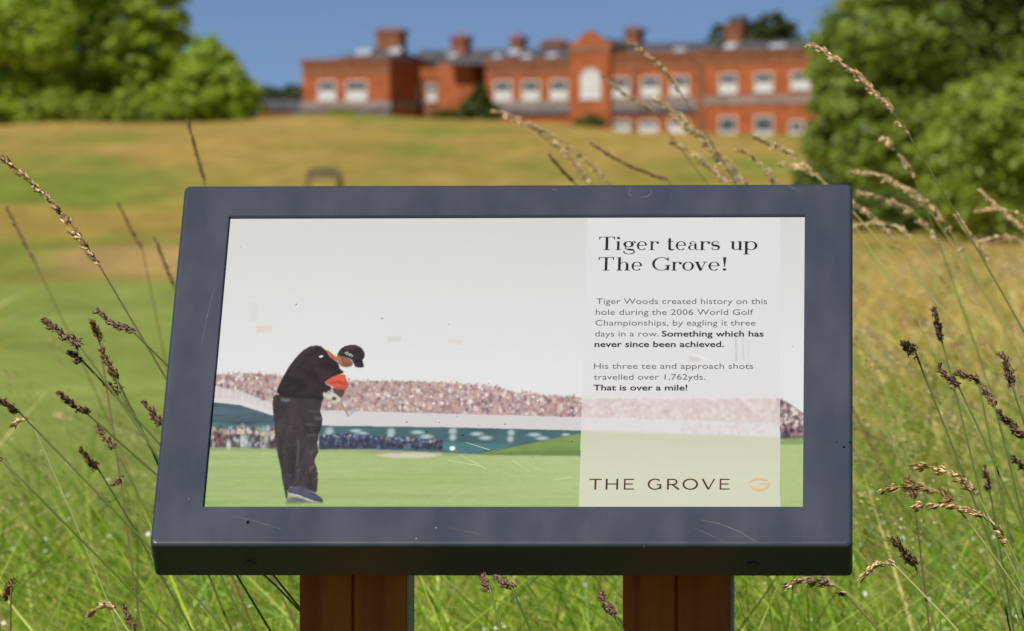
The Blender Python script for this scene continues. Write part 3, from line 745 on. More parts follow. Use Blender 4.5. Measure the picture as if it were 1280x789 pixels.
# picture continued right of the text column
paint([(970, 498), (985, 503), (1010, 521), (1010, 549), (970, 550)], (140, 112, 120), 1.1, .2 * fbm(8, 6, 19))
crowd(150, 973, 1008, lambda x: np.interp(x, [974, 1004], [500, 519]), lambda x: 541, 2.2, PAL[:4] + [(60, 50, 60), (80, 64, 72), (226, 218, 216)], .8)
crowd(60, 973, 1008, lambda x: 538, lambda x: 548, 2.0, [(50, 50, 70), (70, 80, 120), (40, 40, 52), (150, 120, 120)], .8)
paint([(970, 548), (1010, 547), (1010, 556), (970, 556)], (120, 150, 88), 1.4, .1 * fbm(10, 4, 20), .8)
# pale text column, the picture faint beneath it
COLP = [(734.5, 262), (975.5, 262), (975, 640), (723.4, 640)]; CMASK = inpoly(COLP); keep_ = IMG.copy()
paint([(700, 262), (1010, 262), (1010, 497), (700, 497)], (219, 221, 222), 0, .006 * fbm(60, 50, 21))
paint([(700, 499)] + [(x, 499 + prg.uniform(-1.5, 1.5)) for x in np.arange(703, 1000, 3)] + [(1000, 532), (880, 527), (700, 521)], (214, 203, 201), 1.6, .035 * fbm(8, 6, 22))
crowd(420, 722, 980, lambda x: 500, lambda x: 524, 2.6, [(206, 190, 188), (224, 216, 214), (210, 194, 192), (228, 224, 222), (200, 182, 182)], .6)
paint([(700, 521), (880, 527), (1000, 532), (1000, 550), (700, 540)], (219, 217, 219), 1.4, .02 * fbm(20, 6, 23))
crowd(130, 850, 985, lambda x: 526, lambda x: 543, 2.8, [(208, 198, 198), (226, 222, 226), (216, 204, 202)], .6)
cg = np.clip((GY - 542) / 45, 0, 1)[..., None]
paint([(700, 537), (800, 541), (900, 543.5), (1000, 548), (1000, 640), (700, 640)], np.array(lin(202, 203, 180)) * (1 - cg) + np.array(lin(208, 211, 188)) * cg, 2.0, .02 * fbm(60, 6, 24))
IMG = np.where(CMASK[..., None], IMG, keep_)

# the golfer (outlines measured 3.586x)
def gq(P): return [(330 + x / 3.586, 420 + y / 3.586) for x, y in P]
TR = gq([(52, 262), (110, 270), (200, 276), (262, 282), (256, 315), (252, 335), (263, 372), (260, 405), (246, 440), (240, 480), (244, 520), (230, 548), (226, 562), (236, 590), (242, 620), (240, 660), (236, 705), (200, 692), (160, 677), (120, 677), (106, 692), (104, 728), (98, 728), (94, 705), (82, 650), (76, 600), (60, 530), (50, 470), (47, 400), (40, 340), (38, 295), (42, 275)])
SWT = gq([(235, 42), (255, 46), (280, 66), (297, 92), (320, 110), (334, 120), (340, 146), (360, 163), (338, 175), (300, 190), (274, 206), (276, 218), (300, 226), (302, 240), (284, 250), (272, 262), (264, 290), (200, 282), (110, 276), (72, 270), (57, 252), (60, 236), (66, 222), (85, 185), (110, 140), (140, 100), (175, 65), (205, 47)])
SLV = gq([(274, 207), (292, 193), (330, 175), (352, 171), (364, 173), (369, 195), (378, 212), (377, 232), (366, 239), (332, 236), (300, 224)])
COLR = gq([(278, 64), (290, 66), (300, 74), (320, 92), (333, 106), (330, 113), (318, 110), (300, 95)])
FACE = gq([(326, 90), (345, 84), (372, 95), (388, 105), (401, 122), (396, 128), (398, 133), (386, 138), (364, 141), (346, 136), (334, 122), (326, 106)])
CAP = gq([(327, 86), (334, 72), (345, 56), (362, 46), (385, 40), (412, 41), (434, 50), (448, 68), (453, 84), (449, 100), (441, 108), (445, 122), (448, 138), (440, 143), (424, 143), (408, 138), (402, 124), (394, 108), (372, 97), (346, 92)])
ARM = gq([(306, 232), (332, 238), (364, 240), (358, 262), (348, 280), (330, 274), (312, 250)])
GLV = gq([(264, 258), (270, 252), (278, 262), (292, 262), (300, 252), (304, 243), (309, 255), (324, 262), (340, 276), (344, 288), (336, 300), (318, 303), (300, 297), (288, 284), (276, 274), (266, 270)])
CLB = gq([(330, 298), (340, 294), (352, 305), (368, 332), (384, 360), (376, 362), (360, 336), (346, 314)])
CLH = gq([(380, 352), (388, 338), (404, 332), (412, 338), (402, 348), (388, 357)])
SH1 = gq([(104, 726), (150, 722), (215, 742), (205, 748), (150, 745), (106, 747), (100, 740)])
SH2 = gq([(104, 700), (112, 684), (130, 674), (160, 674), (190, 682), (214, 698), (240, 712), (262, 730), (267, 742), (252, 748), (226, 746), (190, 732), (150, 716), (118, 710)])
SHT = gq([(104, 702), (116, 704), (150, 711), (192, 727), (228, 741), (252, 745), (226, 748), (188, 736), (148, 719), (110, 712)])
folds = .45 * fbm(9, 26, 31) + .30 * fbm(5, 12, 32)
sidelit = np.clip((GX - 352) / 50, -1, 1) * .10
paint(TR, (60, 52, 58), .7, folds * .95 - sidelit)
for P, c, a in [([(150, 470), (158, 474), (155, 540), (150, 585), (145, 584), (149, 520)], (98, 90, 100), .7), ([(205, 520), (228, 506), (234, 514), (208, 532)], (88, 82, 92), .7), ([(170, 395), (205, 388), (240, 402), (206, 404)], (84, 76, 88), .6), ([(148, 600), (156, 588), (153, 650), (147, 664)], (84, 76, 86), .6),
                ([(200, 592), (226, 574), (230, 584), (206, 606)], (92, 84, 94), .7), ([(76, 280), (110, 281), (120, 291), (98, 297), (76, 290)], (118, 116, 128), .7), ([(190, 328), (248, 336), (250, 346), (196, 340)], (82, 74, 84), .6), ([(100, 418), (140, 422), (164, 434), (116, 430)], (76, 70, 78), .5), ([(230, 360), (262, 366), (258, 380), (226, 374)], (104, 96, 110), .6),
                ([(190, 444), (236, 436), (234, 446), (196, 454)], (90, 84, 96), .55), ([(60, 430), (74, 440), (84, 560), (74, 556)], (34, 30, 34), .6), ([(120, 520), (138, 530), (136, 640), (122, 636)], (32, 28, 33), .6), ([(196, 620), (214, 616), (214, 680), (200, 676)], (36, 32, 38), .5)]:
    paint(gq(P), c, 1.2, None, a)
for _ in range(60):
    x, y = prg.uniform(60, 235), prg.uniform(400, 660); q = gq([(x, y)])[0]; dab(q[0], q[1], .5, .7, (120, 112, 122), .5, 2)
paint(SWT, (44, 35, 38), .7, .6 * fbm(14, 9, 33) + .15 * fbm(5, 4, 34))
for P, c, a in [([(170, 72), (214, 50), (240, 50), (190, 84), (130, 150), (110, 170)], (66, 56, 60), .55), ([(110, 200), (160, 190), (200, 230), (150, 226)], (32, 25, 28), .7), ([(60, 250), (120, 262), (260, 272), (262, 284), (110, 274)], (30, 25, 29), .8), ([(230, 130), (280, 160), (270, 190), (220, 160)], (56, 46, 50), .5)]:
    paint(gq(P), c, 2.2, None, a)
paint(FACE, (150, 104, 78), .6, .25 * fbm(5, 4, 35)); paint(gq([(352, 112), (372, 116), (392, 128), (384, 138), (364, 141), (348, 134)]), (120, 78, 58), 1.0, None, .7); paint(gq([(328, 92), (342, 92), (346, 112), (334, 116)]), (170, 122, 94), .8, None, .7)
dab(*gq([(352, 104)])[0], 1.5, 1.8, (110, 70, 52), .7)
paint(COLR, (208, 86, 60), .5, .2 * fbm(5, 4, 36))
paint(SLV, (206, 90, 64), .6, .28 * fbm(9, 4, 37)); paint(gq([(276, 210), (330, 198), (376, 214), (377, 226), (330, 214), (290, 216)]), (176, 64, 46), 1.0, None, .6); paint(gq([(300, 226), (334, 230), (370, 232), (366, 239), (330, 237)]), (160, 56, 42), .9, None, .7)
paint(ARM, (98, 64, 52), .7, .3 * fbm(6, 5, 38)); paint(GLV, (196, 196, 190), .6, .18 * fbm(6, 5, 39)); dab(*gq([(314, 281)])[0], 2.9, 2.4, (58, 53, 50), .95, 2.5); dab(*gq([(300, 290)])[0], 2.4, 1.6, (150, 150, 144), .6)
paint(CLB, (158, 148, 128), .5, .2 * fbm(4, 8, 40)); paint(CLH, (172, 176, 198), .9, .15 * fbm(4, 4, 41), .85)
paint(CAP, (48, 40, 46), .6, .35 * fbm(8, 5, 42)); paint(gq([(360, 54), (390, 46), (420, 50), (400, 58), (366, 66)]), (80, 70, 78), 1.4, None, .55); paint(gq([(396, 106), (440, 108), (446, 128), (420, 122)]), (30, 24, 28), 1.0, None, .7)
for x, y in ((366, 76), (374, 74), (381, 81), (389, 83), (395, 90), (384, 88), (372, 82)): dab(*gq([(x, y)])[0], 1.1, .9, (212, 210, 214), .85)
paint(gq([(246, 91), (262, 86), (266, 93), (250, 99)]), (220, 220, 220), .4)
paint(SH1, (112, 112, 124), .6, .3 * fbm(6, 3, 43)); paint(SH2, (78, 78, 100), .6, .3 * fbm(8, 4, 44)); paint(SHT, (176, 176, 186), .5, .3 * fbm(5, 3, 45))
paint(gq([(96, 742), (260, 744), (275, 752), (100, 754)]), (92, 118, 62), 1.2, None, .6)
GM = np.zeros((NY, NX), bool)
for P in (TR, SWT, SLV, COLR, FACE, CAP, ARM, GLV, CLB, CLH, SH1, SH2): GM |= inpoly(P)
# old stains in the sheet
for P, c, a in [([(320, 408), (340, 407), (341, 414), (321, 416)], (228, 202, 186), .75), ([(484, 421), (502, 420), (502, 427), (485, 427)], (208, 206, 202), .8), ([(560, 424), (578, 425), (578, 431), (561, 430)], (224, 210, 194), .75), ([(310, 380), (322, 378), (322, 400), (312, 402)], (214, 213, 208), .6),
                ([(862, 446), (875, 447), (874, 453), (861, 452)], (212, 202, 188), .8), ([(918, 415), (921, 415), (922, 452), (919, 452)], (196, 196, 198), .7), ([(925, 402), (928, 402), (931, 450), (928, 450)], (204, 203, 204), .7), ([(935, 425), (937, 425), (937, 470), (935, 470)], (205, 205, 206), .6), ([(862, 441), (880, 447), (892, 451), (880, 449)], (238, 238, 238), .8)]:
    paint(P, c, .9, None, a)
IMG *= (1 + prg.normal(0, .012, (NY, NX)))[..., None]
PRT = attr_mat('printed_ink', .34, .4)
def sheet(name, cellmask):
    gid = np.arange(NX * NY).reshape(NY, NX); q = np.stack([gid[:-1, :-1], gid[:-1, 1:], gid[1:, 1:], gid[1:, :-1]], -1)[cellmask]
    used, inv = np.unique(q, return_inverse=True); V = np.stack([UU.ravel(), VV.ravel(), np.full(UU.size, z_at(2))], 1)[used]
    return link_mesh(name, np_mesh(name, V, inv.reshape(-1, 4), np.clip(IMG.reshape(-1, 3)[used], 0, 1)), PRT, panel)
gmc, cmc = GM[:-1, :-1], CMASK[:-1, :-1] & ~GM[:-1, :-1]
sheet('printed_photograph', ~gmc & ~cmc); sheet('printed_golfer', gmc); sheet('text_column', cmc)

# small stains and specks on the sheet
rs = random.Random(3)
for i in range(26):
    x, y = rs.choice([(rs.uniform(500, 640), rs.uniform(510, 565)), (rs.uniform(480, 725), rs.uniform(530, 600)), (rs.uniform(285, 1000), rs.uniform(290, 620))]); s = rs.uniform(.5, 1.2)
    flat('dirt_speck', [[(x + s * math.cos(a) * rs.uniform(.7, 1.3), y + s * math.sin(a) * rs.uniform(.6, 1.1)) for a in np.linspace(0, 6.28, 7)[:-1]]], rs.choice([dk, dk, ink('speck_ochre', lin(150, 125, 70))]), 10.8)
for x0, y0, x1, y1 in [(575, 568, 608, 586), (583, 553, 612, 562), (640, 575, 662, 590), (560, 575, 600, 582), (690, 600, 715, 596)]:
    flat('faint_scratch', [[(x0, y0), (x1, y1), (x1, y1 + .8), (x0, y0 + .6)]], ink('scratch_pale', lin(200, 214, 170)), 2.2)

# ---- lettering
black = ink('black_ink', (.012, .011, .012), .1, 50, .4, .3)
grey_t = ink('grey_ink', lin(96, 96, 100), .08, 50, .4, .3)
bold_t = ink('dark_ink', lin(42, 41, 44), .08, 50, .4, .3)
maroon = ink('maroon_ink', lin(84, 40, 44), .08, 50, .4, .3)
peach = ink('orange_ink', lin(226, 186, 138), .05, 50, .4, .3)
def text_line(name, txt, pl, pr, mat, off, cap_px=7.1):
    c = bpy.data.curves.new('tmp', 'FONT'); c.body = txt; c.offset = off; c.resolution_u = 4
    o = bpy.data.objects.new('tmp', c); COL.objects.link(o); dg = bpy.context.evaluated_depsgraph_get()
    me = bpy.data.meshes.new_from_object(o.evaluated_get(dg)); COL.objects.unlink(o); bpy.data.objects.remove(o); bpy.data.curves.remove(c)
    n = len(me.vertices); co = np.empty(n * 3, np.float32); me.vertices.foreach_get('co', co); co = co.reshape(n, 3)
    a, b_ = Vector(pp(*pl)), Vector(pp(*pr)); x0, x1 = co[:, 0].min(), co[:, 0].max()
    f = (co[:, 0] - x0) / (x1 - x0); sc = (Vector(pp(pl[0], pl[1] - cap_px)) - a).length / .70
    out = np.zeros_like(co); out[:, 0] = a.x + (b_.x - a.x) * f; out[:, 1] = a.y + (b_.y - a.y) * f + co[:, 1] * sc; out[:, 2] = z_at(11)
    me.vertices.foreach_set('co', out.ravel()); me.materials.clear(); me.update(); me.name = name
    return link_mesh(name, me, mat, panel)
LT = -.005
for txt, l, r_, m, of in [('Tiger Woods created history on this', (745.4, 380.2), (958.8, 380.2), grey_t, LT), ('hole during the 2006 World Golf', (744.6, 393.8), (941.5, 393.8), grey_t, LT), ('Championships, by eagling it three', (744.2, 407.2), (944.3, 407.2), grey_t, LT),
                       ('days in a row.', (743.7, 420.8), (823.2, 420.8), grey_t, LT), ('Something which has', (827, 420.8), (954.4, 420.8), bold_t, .016), ('never since been achieved.', (743.1, 433.9), (904.8, 433.9), bold_t, .016),
                       ('His three tee and approach shots', (742.4, 461.2), (941.3, 461.2), grey_t, LT), ('travelled over 1,762yds.', (742.0, 474.8), (881.5, 474.8), grey_t, LT), ('That is over a mile!', (741.6, 488.2), (859.0, 488.2), bold_t, .016)]:
    text_line('paragraph_lettering', txt, l, r_, m, of)

HAIR, STEMW = .055, .21
def stroke(b, pts, wfun, z, n=None):
    """ribbon along pts; width may follow the direction like a broad vertical pen"""
    P = [Vector(q) for q in pts]; L = []
    for i, q in enumerate(P):
        d = (P[min(i + 1, len(P) - 1)] - P[max(i - 1, 0)]).normalized(); w = wfun(i / (len(P) - 1), d) if callable(wfun) else wfun
        nn = Vector((-d.y, d.x)) * w / 2; L.append((q - nn, q + nn))
    for (a, b0), (c, d) in zip(L, L[1:]):
        vs = [b.bm.verts.new((k.x, k.y, z)) for k in (a, c, d, b0)]; b.bm.faces.new(vs)
def pen(t, d): return HAIR + (STEMW - HAIR) * abs(d.y) ** 2.2
def arc(cx, cy, rx, ry, a0, a1, n=24): return [(cx + rx * math.cos(R(a)), cy + ry * math.sin(R(a))) for a in np.linspace(a0, a1, n)]
def disc(b, cx, cy, r, z): b.poly([(cx + r * math.cos(a), cy + r * math.sin(a)) for a in np.linspace(0, 6.283, 17)[:-1]], z)
def glyph(ch):
    """high-contrast serif letter; x-height 1, capitals 1.52; returns MB in letter units"""
    b = MB(); k = [0]
    def s(pts, w=pen): stroke(b, pts, w, k[0] * 1e-4); k[0] += 1
    def stem(x, y0, y1): s([(x, y0), (x, y1)], STEMW)
    def ser(x0, x1, y): s([(x0, y), (x1, y)], HAIR)
    h = HAIR / 2
    if ch == 'T':
        stem(.62, 0, 1.52); ser(.02, 1.22, 1.52 - h); ser(.34, .90, h)
        s([(.03, 1.50), (.05, 1.32), (.02, 1.16)], lambda t, d: .12 * (1 - t) + .02); s([(1.21, 1.50), (1.19, 1.32), (1.22, 1.16)], lambda t, d: .12 * (1 - t) + .02)
    elif ch == 'i': stem(.24, 0, 1); ser(.02, .24, 1 - h); ser(0, .48, h); disc(b, .24, 1.38, .13, .001)
    elif ch == 'o': s(arc(.52, .5, .42, .48, 0, 360, 48))
    elif ch == 'e': s(arc(.52, .5, .42, .48, 5, 318, 40)); s([(.1, .53), (.94, .53)], HAIR)
    elif ch == 'r': stem(.24, 0, 1); ser(.02, .24, 1 - h); ser(0, .50, h); s(arc(.62, .62, .32, .36, 165, 60, 14), HAIR); disc(b, .80, .84, .13, .002)
    elif ch == 't': stem(.24, .18, 1.34); ser(0, .56, 1 - h); s(arc(.46, .2, .22, .18, 180, 330, 14), lambda t, d: STEMW * (1 - t) + HAIR)
    elif ch == 'a': stem(.72, .12, .72); s(arc(.46, .70, .26, .28, 0, 150, 16), HAIR); disc(b, .24, .76, .11, .002); s(arc(.44, .29, .33, .27, 80, 290, 24)); s([(.44, .56), (.72, .60)], HAIR); s(arc(.86, .13, .12, .11, 180, 340, 10), HAIR * 1.2)
    elif ch == 's':
        P = arc(.40, .74, .28, .23, 40, 180, 14) + arc(.40, .72, .28, .22, 190, 225, 4) + arc(.42, .28, .29, .24, 50, 0, 6) + arc(.42, .26, .29, .23, -10, -150, 14)
        s(P, lambda t, d: HAIR + .17 * math.exp(-((t - .5) / .2) ** 2)); s([(.64, .98), (.63, .70)], .06); s([(.12, .02), (.13, .32)], .06)
    elif ch == 'u': stem(.24, .25, 1); ser(0, .24, 1 - h); stem(.86, .0, 1); ser(.62, .86, 1 - h); ser(.86, 1.08, h); s(arc(.52, .28, .28, .25, 180, 300, 16) + [(.80, .22)], lambda t, d: STEMW * max(0, 1 - 2.2 * t) + HAIR)
    elif ch == 'p': stem(.24, -.5, 1); ser(.0, .24, 1 - h); ser(0, .50, -.5 + h); s(arc(.62, .5, .42, .47, -150, 150, 36))
    elif ch == 'g':
        s(arc(.42, .66, .30, .31, 0, 360, 36)); s([(.66, .88), (.78, .98), (.88, .97)], HAIR); disc(b, .90, .90, .09, .002)
        s([(.28, .38), (.18, .28), (.17, .18), (.26, .10)], HAIR * 1.4); s([(.24, .10), (.50, .06), (.76, .03), (.88, -.12)], lambda t, d: HAIR + .17 * math.sin(math.pi * min(1, t * 1.1)))
        s(arc(.48, -.20, .40, .25, 15, -200, 30), lambda t, d: HAIR + .05 * abs(d.y))
    elif ch == 'h': stem(.24, 0, 1.52); ser(0, .24, 1.52 - h); ser(0, .48, h); s([(.24, .72)] + arc(.60, .66, .26, .32, 150, 0, 14), lambda t, d: HAIR + (STEMW - HAIR) * max(0, t - .55) / .45); stem(.86, 0, .67); ser(.62, 1.10, h)
    elif ch == 'v': s([(.20, 1), (.55, 0)], .23); s([(.55, 0), (.88, 1)], HAIR * 1.1); ser(0, .44, 1 - h); ser(.66, 1.08, 1 - h)
    elif ch == 'G': s(arc(.78, .76, .66, .73, 38, 325, 44)); stem(1.30, .08, .62); ser(1.04, 1.54, .62 - h); s([(1.32, 1.06), (1.31, 1.50)], lambda t, d: .04 + .06 * t); s([(1.30, .12), (1.32, .02)], .1)
    elif ch == '!': s([(.2, .42), (.2, 1.52)], lambda t, d: .05 + .2 * t); disc(b, .2, .12, .13, .001)
    return b
def heading(txt_ranges, base_y, k):
    for ch, xa, xb in txt_ranges:
        g = glyph(ch); xs = [v.co.x for v in g.bm.verts]; x0, x1 = min(xs), max(xs)
        a, c = Vector(pp(740 + xa / 5.818, base_y)), Vector(pp(740 + xb / 5.818, base_y)); up = (Vector(pp(740 + xa / 5.818, base_y - 10.9)) - a).length
        for v in g.bm.verts:
            f = (v.co.x - x0) / (x1 - x0); zz = z_at(11) + v.co.z * .03
            v.co = (a.x + (c.x - a.x) * f, a.y + v.co.y * up, zz)
        HB.append(g)
def join_build(name, L, mat):
    m = MB()
    for g in L:
        mp_ = {v: m.bm.verts.new(v.co) for v in g.bm.verts}
        for f in g.bm.faces: m.bm.faces.new([mp_[v] for v in f.verts])
        g.bm.free()
    return m.build(name, mat, panel)
HB = []
heading([('T', 46, 167), ('i', 170, 210), ('g', 226, 318), ('e', 325, 400), ('r', 416, 486), ('t', 543, 600), ('e', 608, 685), ('a', 698, 772), ('r', 780, 860), ('s', 866, 930), ('u', 1004, 1095), ('p', 1100, 1202)], 312.8, 0)
join_build('heading_lettering', HB, black); HB = []
heading([('T', 42, 160), ('h', 176, 276), ('e', 286, 364), ('G', 436, 572), ('r', 576, 652), ('o', 656, 740), ('v', 742, 840), ('e', 846, 928), ('!', 950, 976)], 338.4, 0)
join_build('heading_lettering', HB, black)
# THE GROVE and its emblem
def logo_glyph(ch):
    b = MB(); k = [0]
    def s(P, w): stroke(b, P, w, k[0] * 1e-4); k[0] += 1
    th, tn = .15, .10
    if ch == 'T': s([(.5, 0), (.5, 1)], th); s([(0, .95), (1, .95)], tn)
    if ch == 'H': s([(.08, 0), (.08, 1)], th); s([(.92, 0), (.92, 1)], th); s([(.08, .52), (.92, .52)], tn)
    if ch == 'E': s([(.08, 0), (.08, 1)], th); [s([(.08, y), (x, y)], tn) for y, x in ((.95, .98), (.52, .88), (.05, 1))]
    if ch == 'G': s(arc(.55, .5, .52, .47, 45, 330, 40), lambda t, d: tn + .05 * abs(d.y)); s([(.99, .06), (.99, .48)], th); s([(.7, .46), (1.06, .46)], tn)
    if ch == 'R': s([(.08, 0), (.08, 1)], th); s([(.08, .95), (.45, .95)] + arc(.48, .71, .28, .24, 90, -90, 16) + [(.08, .47)], lambda t, d: tn + .04 * abs(d.y)); s([(.42, .47), (.95, 0)], th)
    if ch == 'O': s(arc(.55, .5, .52, .47, 0, 360, 48), lambda t, d: tn + .05 * abs(d.y))
    if ch == 'V': s([(.04, 1), (.5, .02)], th); s([(.5, .02), (.96, 1)], tn)
    return b
HB = []
for ch, xa, xb in [('T', 58, 137), ('H', 163, 243), ('E', 280, 345), ('G', 432, 520), ('R', 556, 637), ('O', 655, 755), ('V', 777, 863), ('E', 893, 958)]:
    g = logo_glyph(ch); xs = [v.co.x for v in g.bm.verts]; x0, x1 = min(xs), max(xs); by = 612.2
    a, c = Vector(pp(725 + xa / 5.12, by)), Vector(pp(725 + xb / 5.12, by)); up = (Vector(pp(725 + xa / 5.12, by - 13.4)) - a).length
    for v in g.bm.verts: v.co = (a.x + (c.x - a.x) * (v.co.x - x0) / (x1 - x0), a.y + v.co.y * up, z_at(11) + v.co.z * .03)
    HB.append(g)
join_build('logo_lettering', HB, maroon)
eq = lambda P: [(725 + x / 5.12, 585 + y / 5.12) for x, y in P]
up_c = [(1148 + 64 * math.cos(R(a)), 105 - 43 * math.sin(R(a))) for a in np.linspace(178, 22, 22)] + [(1150 + 62 * math.cos(R(a)), 100 - 22 * math.sin(R(a))) for a in np.linspace(22, 170, 22)]
lo_c = [(1148 + 64 * math.cos(R(a)), 105 + 43 * math.sin(R(a))) for a in np.linspace(178, 5, 24)] + [(1212, 96), (1150, 101), (1196, 106), (1198, 112)] + [(1146 + 54 * math.cos(R(a)), 108 + 22 * math.sin(R(a))) for a in np.linspace(20, 176, 22)]
flat('logo_emblem', [eq(up_c), eq(lo_c)], peach, 11)
# ------------------------------------------------------------------ grasses
def np_tubes(paths, radii, k=4):
    """paths (n,m,3), radii (n,m) -> V,F of thin k-sided stems"""
    n, m, _ = paths.shape
    d = np.gradient(paths, axis=1); d /= np.linalg.norm(d, axis=2, keepdims=True) + 1e-9
    a = np.cross(d, np.array([0.05, 1, 0.02])); a /= np.linalg.norm(a, axis=2, keepdims=True) + 1e-9; b = np.cross(d, a)
    ang = np.arange(k) * 2 * math.pi / k
    V = paths[:, :, None] + radii[:, :, None, None] * (a[:, :, None] * np.cos(ang)[None, None, :, None] + b[:, :, None] * np.sin(ang)[None, None, :, None])
    idx = np.arange(n * m * k).reshape(n, m, k); nx = np.roll(idx, -1, 2)
    F = np.stack([idx[:, :-1], nx[:, :-1], nx[:, 1:], idx[:, 1:]], -1).reshape(-1, 4)
    return V.reshape(-1, 3), F
def np_seeds(P, D, L, W, r):
    """small pointed spikelets at P along D (six-point spindles written as quads)"""
    n = len(P); D = D / (np.linalg.norm(D, axis=1, keepdims=True) + 1e-9)
    a = np.cross(D, r.normal(size=(n, 3))); a /= np.linalg.norm(a, axis=1, keepdims=True) + 1e-9; b = np.cross(D, a)
    L = L[:, None]; W = W[:, None]
    q = P + D * L * .4
    V = np.stack([P, q + a * W, q + b * W, q - a * W, q - b * W, P + D * L], 1).reshape(-1, 3)
    i = (np.arange(n) * 6)[:, None]
    F = np.concatenate([i + np.array([[0, 1, 5, 2]]), i + np.array([[0, 2, 5, 3]]), i + np.array([[0, 3, 5, 4]]), i + np.array([[0, 4, 5, 1]])])
    return V, F
def np_blades(x, y, z, h, wd, lx, ly, droop):
    n = len(x); t = np.array([0, .35, .7, 1.0]); ws = np.array([1, .95, .6, .06])
    base = np.stack([x, y, z], 1)
    px = lx[:, None] * (t ** 1.8); py = ly[:, None] * (t ** 1.8); pz = h[:, None] * (t - droop[:, None] * t ** 3)
    c = base[:, None] + np.stack([px, py, pz], -1)
    a = rng.uniform(-1.2, 1.2, n); s = np.stack([np.cos(a), np.sin(a), np.zeros(n)], 1)[:, None] * (wd[:, None] * ws)[:, :, None] * .5
    V = np.stack([c - s, c + s], 2).reshape(n * 8, 3)
    i = (np.arange(n) * 8)[:, None]
    F = np.concatenate([i + np.array([[0, 1, 3, 2]]), i + np.array([[2, 3, 5, 4]]), i + np.array([[4, 5, 7, 6]])])
    return V, F
def merge(parts):
    V, F, C, o = [], [], [], 0
    for v, f, c in parts:
        V.append(v); F.append(f + o); C.append(np.broadcast_to(c, (len(v), 3)) if np.ndim(c) == 1 else c); o += len(v)
    return np.concatenate(V), np.concatenate(F), np.concatenate(C)

def meadow(n, Y0, Y1, keep, hm, hs, wmul, mix):
    u = rng.uniform(0, 1, n); Y = Y0 * (Y1 / Y0) ** u
    s = rng.uniform(-1, 1, n); x = s * (.092 * Y + .85)
    k = keep(x, Y); x, Y = x[k], Y[k]; n = len(x)
    tuft = .5 + .5 * smooth_noise(x * 3.1, Y * 2.3, 9)
    h = np.clip(rng.normal(hm, hs, n) * (.78 + .4 * tuft), .12, 1.1)
    ln = rng.normal(-.14, .36, n) * h / .5
    return x, Y, h, ln, tuft
def blade_cols(n, dry):
    g = np.array([(.11, .20, .016), (.23, .36, .028), (.40, .52, .05), (.16, .28, .03), (.52, .60, .13)])
    c = g[rng.choice(5, n, p=[.28, .32, .2, .14, .06])] * rng.uniform(.8, 1.2, (n, 1))
    st = np.array([(.62, .48, .18), (.54, .43, .15), (.72, .60, .28), (.46, .30, .12)])[rng.choice(4, n)] * rng.uniform(.8, 1.15, (n, 1))
    m = (rng.uniform(0, 1, n) < dry)[:, None]
    return np.where(m, st, c)
def left_edge(x, Y):
    s = x / Y; end = 13.2 + 1.4 * smooth_noise(x * 2.0, Y * 0, 4) + np.clip((s + .02) / .07, 0, 1) * 40
    return Y < end * rng.uniform(.86, 1.1, len(x))
parts = []
def add_blades(n, Y0, Y1, keep, hm, hs, wmin, wmax, dryf):
    x, Y, h, ln, tf = meadow(n, Y0, Y1, keep, hm, hs, 1, 0); m = len(x)
    wd = (wmin + (wmax - wmin) * rng.uniform(0, 1, m) ** 1.5 * 1.5) * np.clip(Y / 9, .8, 4)
    V, F = np_blades(x, Y, ground(x, Y) - .02, h, wd, ln, rng.normal(0, .2, m) * h / .5, rng.uniform(0, 1, m) ** 1.5 * .62)
    dry = dryf(x, Y); C = blade_cols(m, dry)
    dg = np.clip((Y - 9) / 12, 0, 1)[:, None]
    parts.append((V, F, np.repeat(C, 8, 0)))
dryL = lambda x, Y: .07 + .25 * np.clip((Y - 9) / 8, 0, 1) * (x > 0) + .05 * (x < 0)
add_blades(30000, 4.6, 8.0, lambda x, Y: ((np.abs(x) > .0) & (Y > 6.6)) | (rng.uniform(0, 1, len(x)) < .35), .46, .10, .0025, .006, dryL)
add_blades(52000, 7.4, 15.5, left_edge, .50, .13, .003, .0075, dryL)
add_blades(26000, 13, 34, lambda x, Y: left_edge(x, Y) & (x > -.02 * Y), .56, .14, .003, .006, lambda x, Y: .25 + .5 * np.clip((Y - 13) / 14, 0, 1))
add_blades(26000, 30, 100, lambda x, Y: (x / Y > .03 + .006 * smooth_noise(x, Y * .2, 6)) | (x / Y < -.098), .62, .14, .003, .006, lambda x, Y: .72 + 0 * x)
def long_blades(n, Y0, Y1, keep):
    Y = rng.uniform(Y0, Y1, n); x = rng.uniform(-1, 1, n) * (.092 * Y + .4); k = keep(x, Y); x, Y = x[k], Y[k]; m = len(x)
    h = rng.uniform(.5, .86, m); V, F = np_blades(x, Y, ground(x, Y) - .02, h, rng.uniform(.006, .011, m), rng.normal(-.2, .36, m), rng.normal(0, .16, m), rng.uniform(0, .7, m))
    parts.append((V, F, np.repeat(blade_cols(m, .14), 8, 0)))
long_blades(2600, 6.9, 11.0, left_edge)
V, F, C = merge(parts)
tag(link_mesh('meadow_grass', np_mesh('meadow_grass', V, F, C), GRASS), 'tall green meadow grass growing all round the sign', 'grass', kind='stuff')

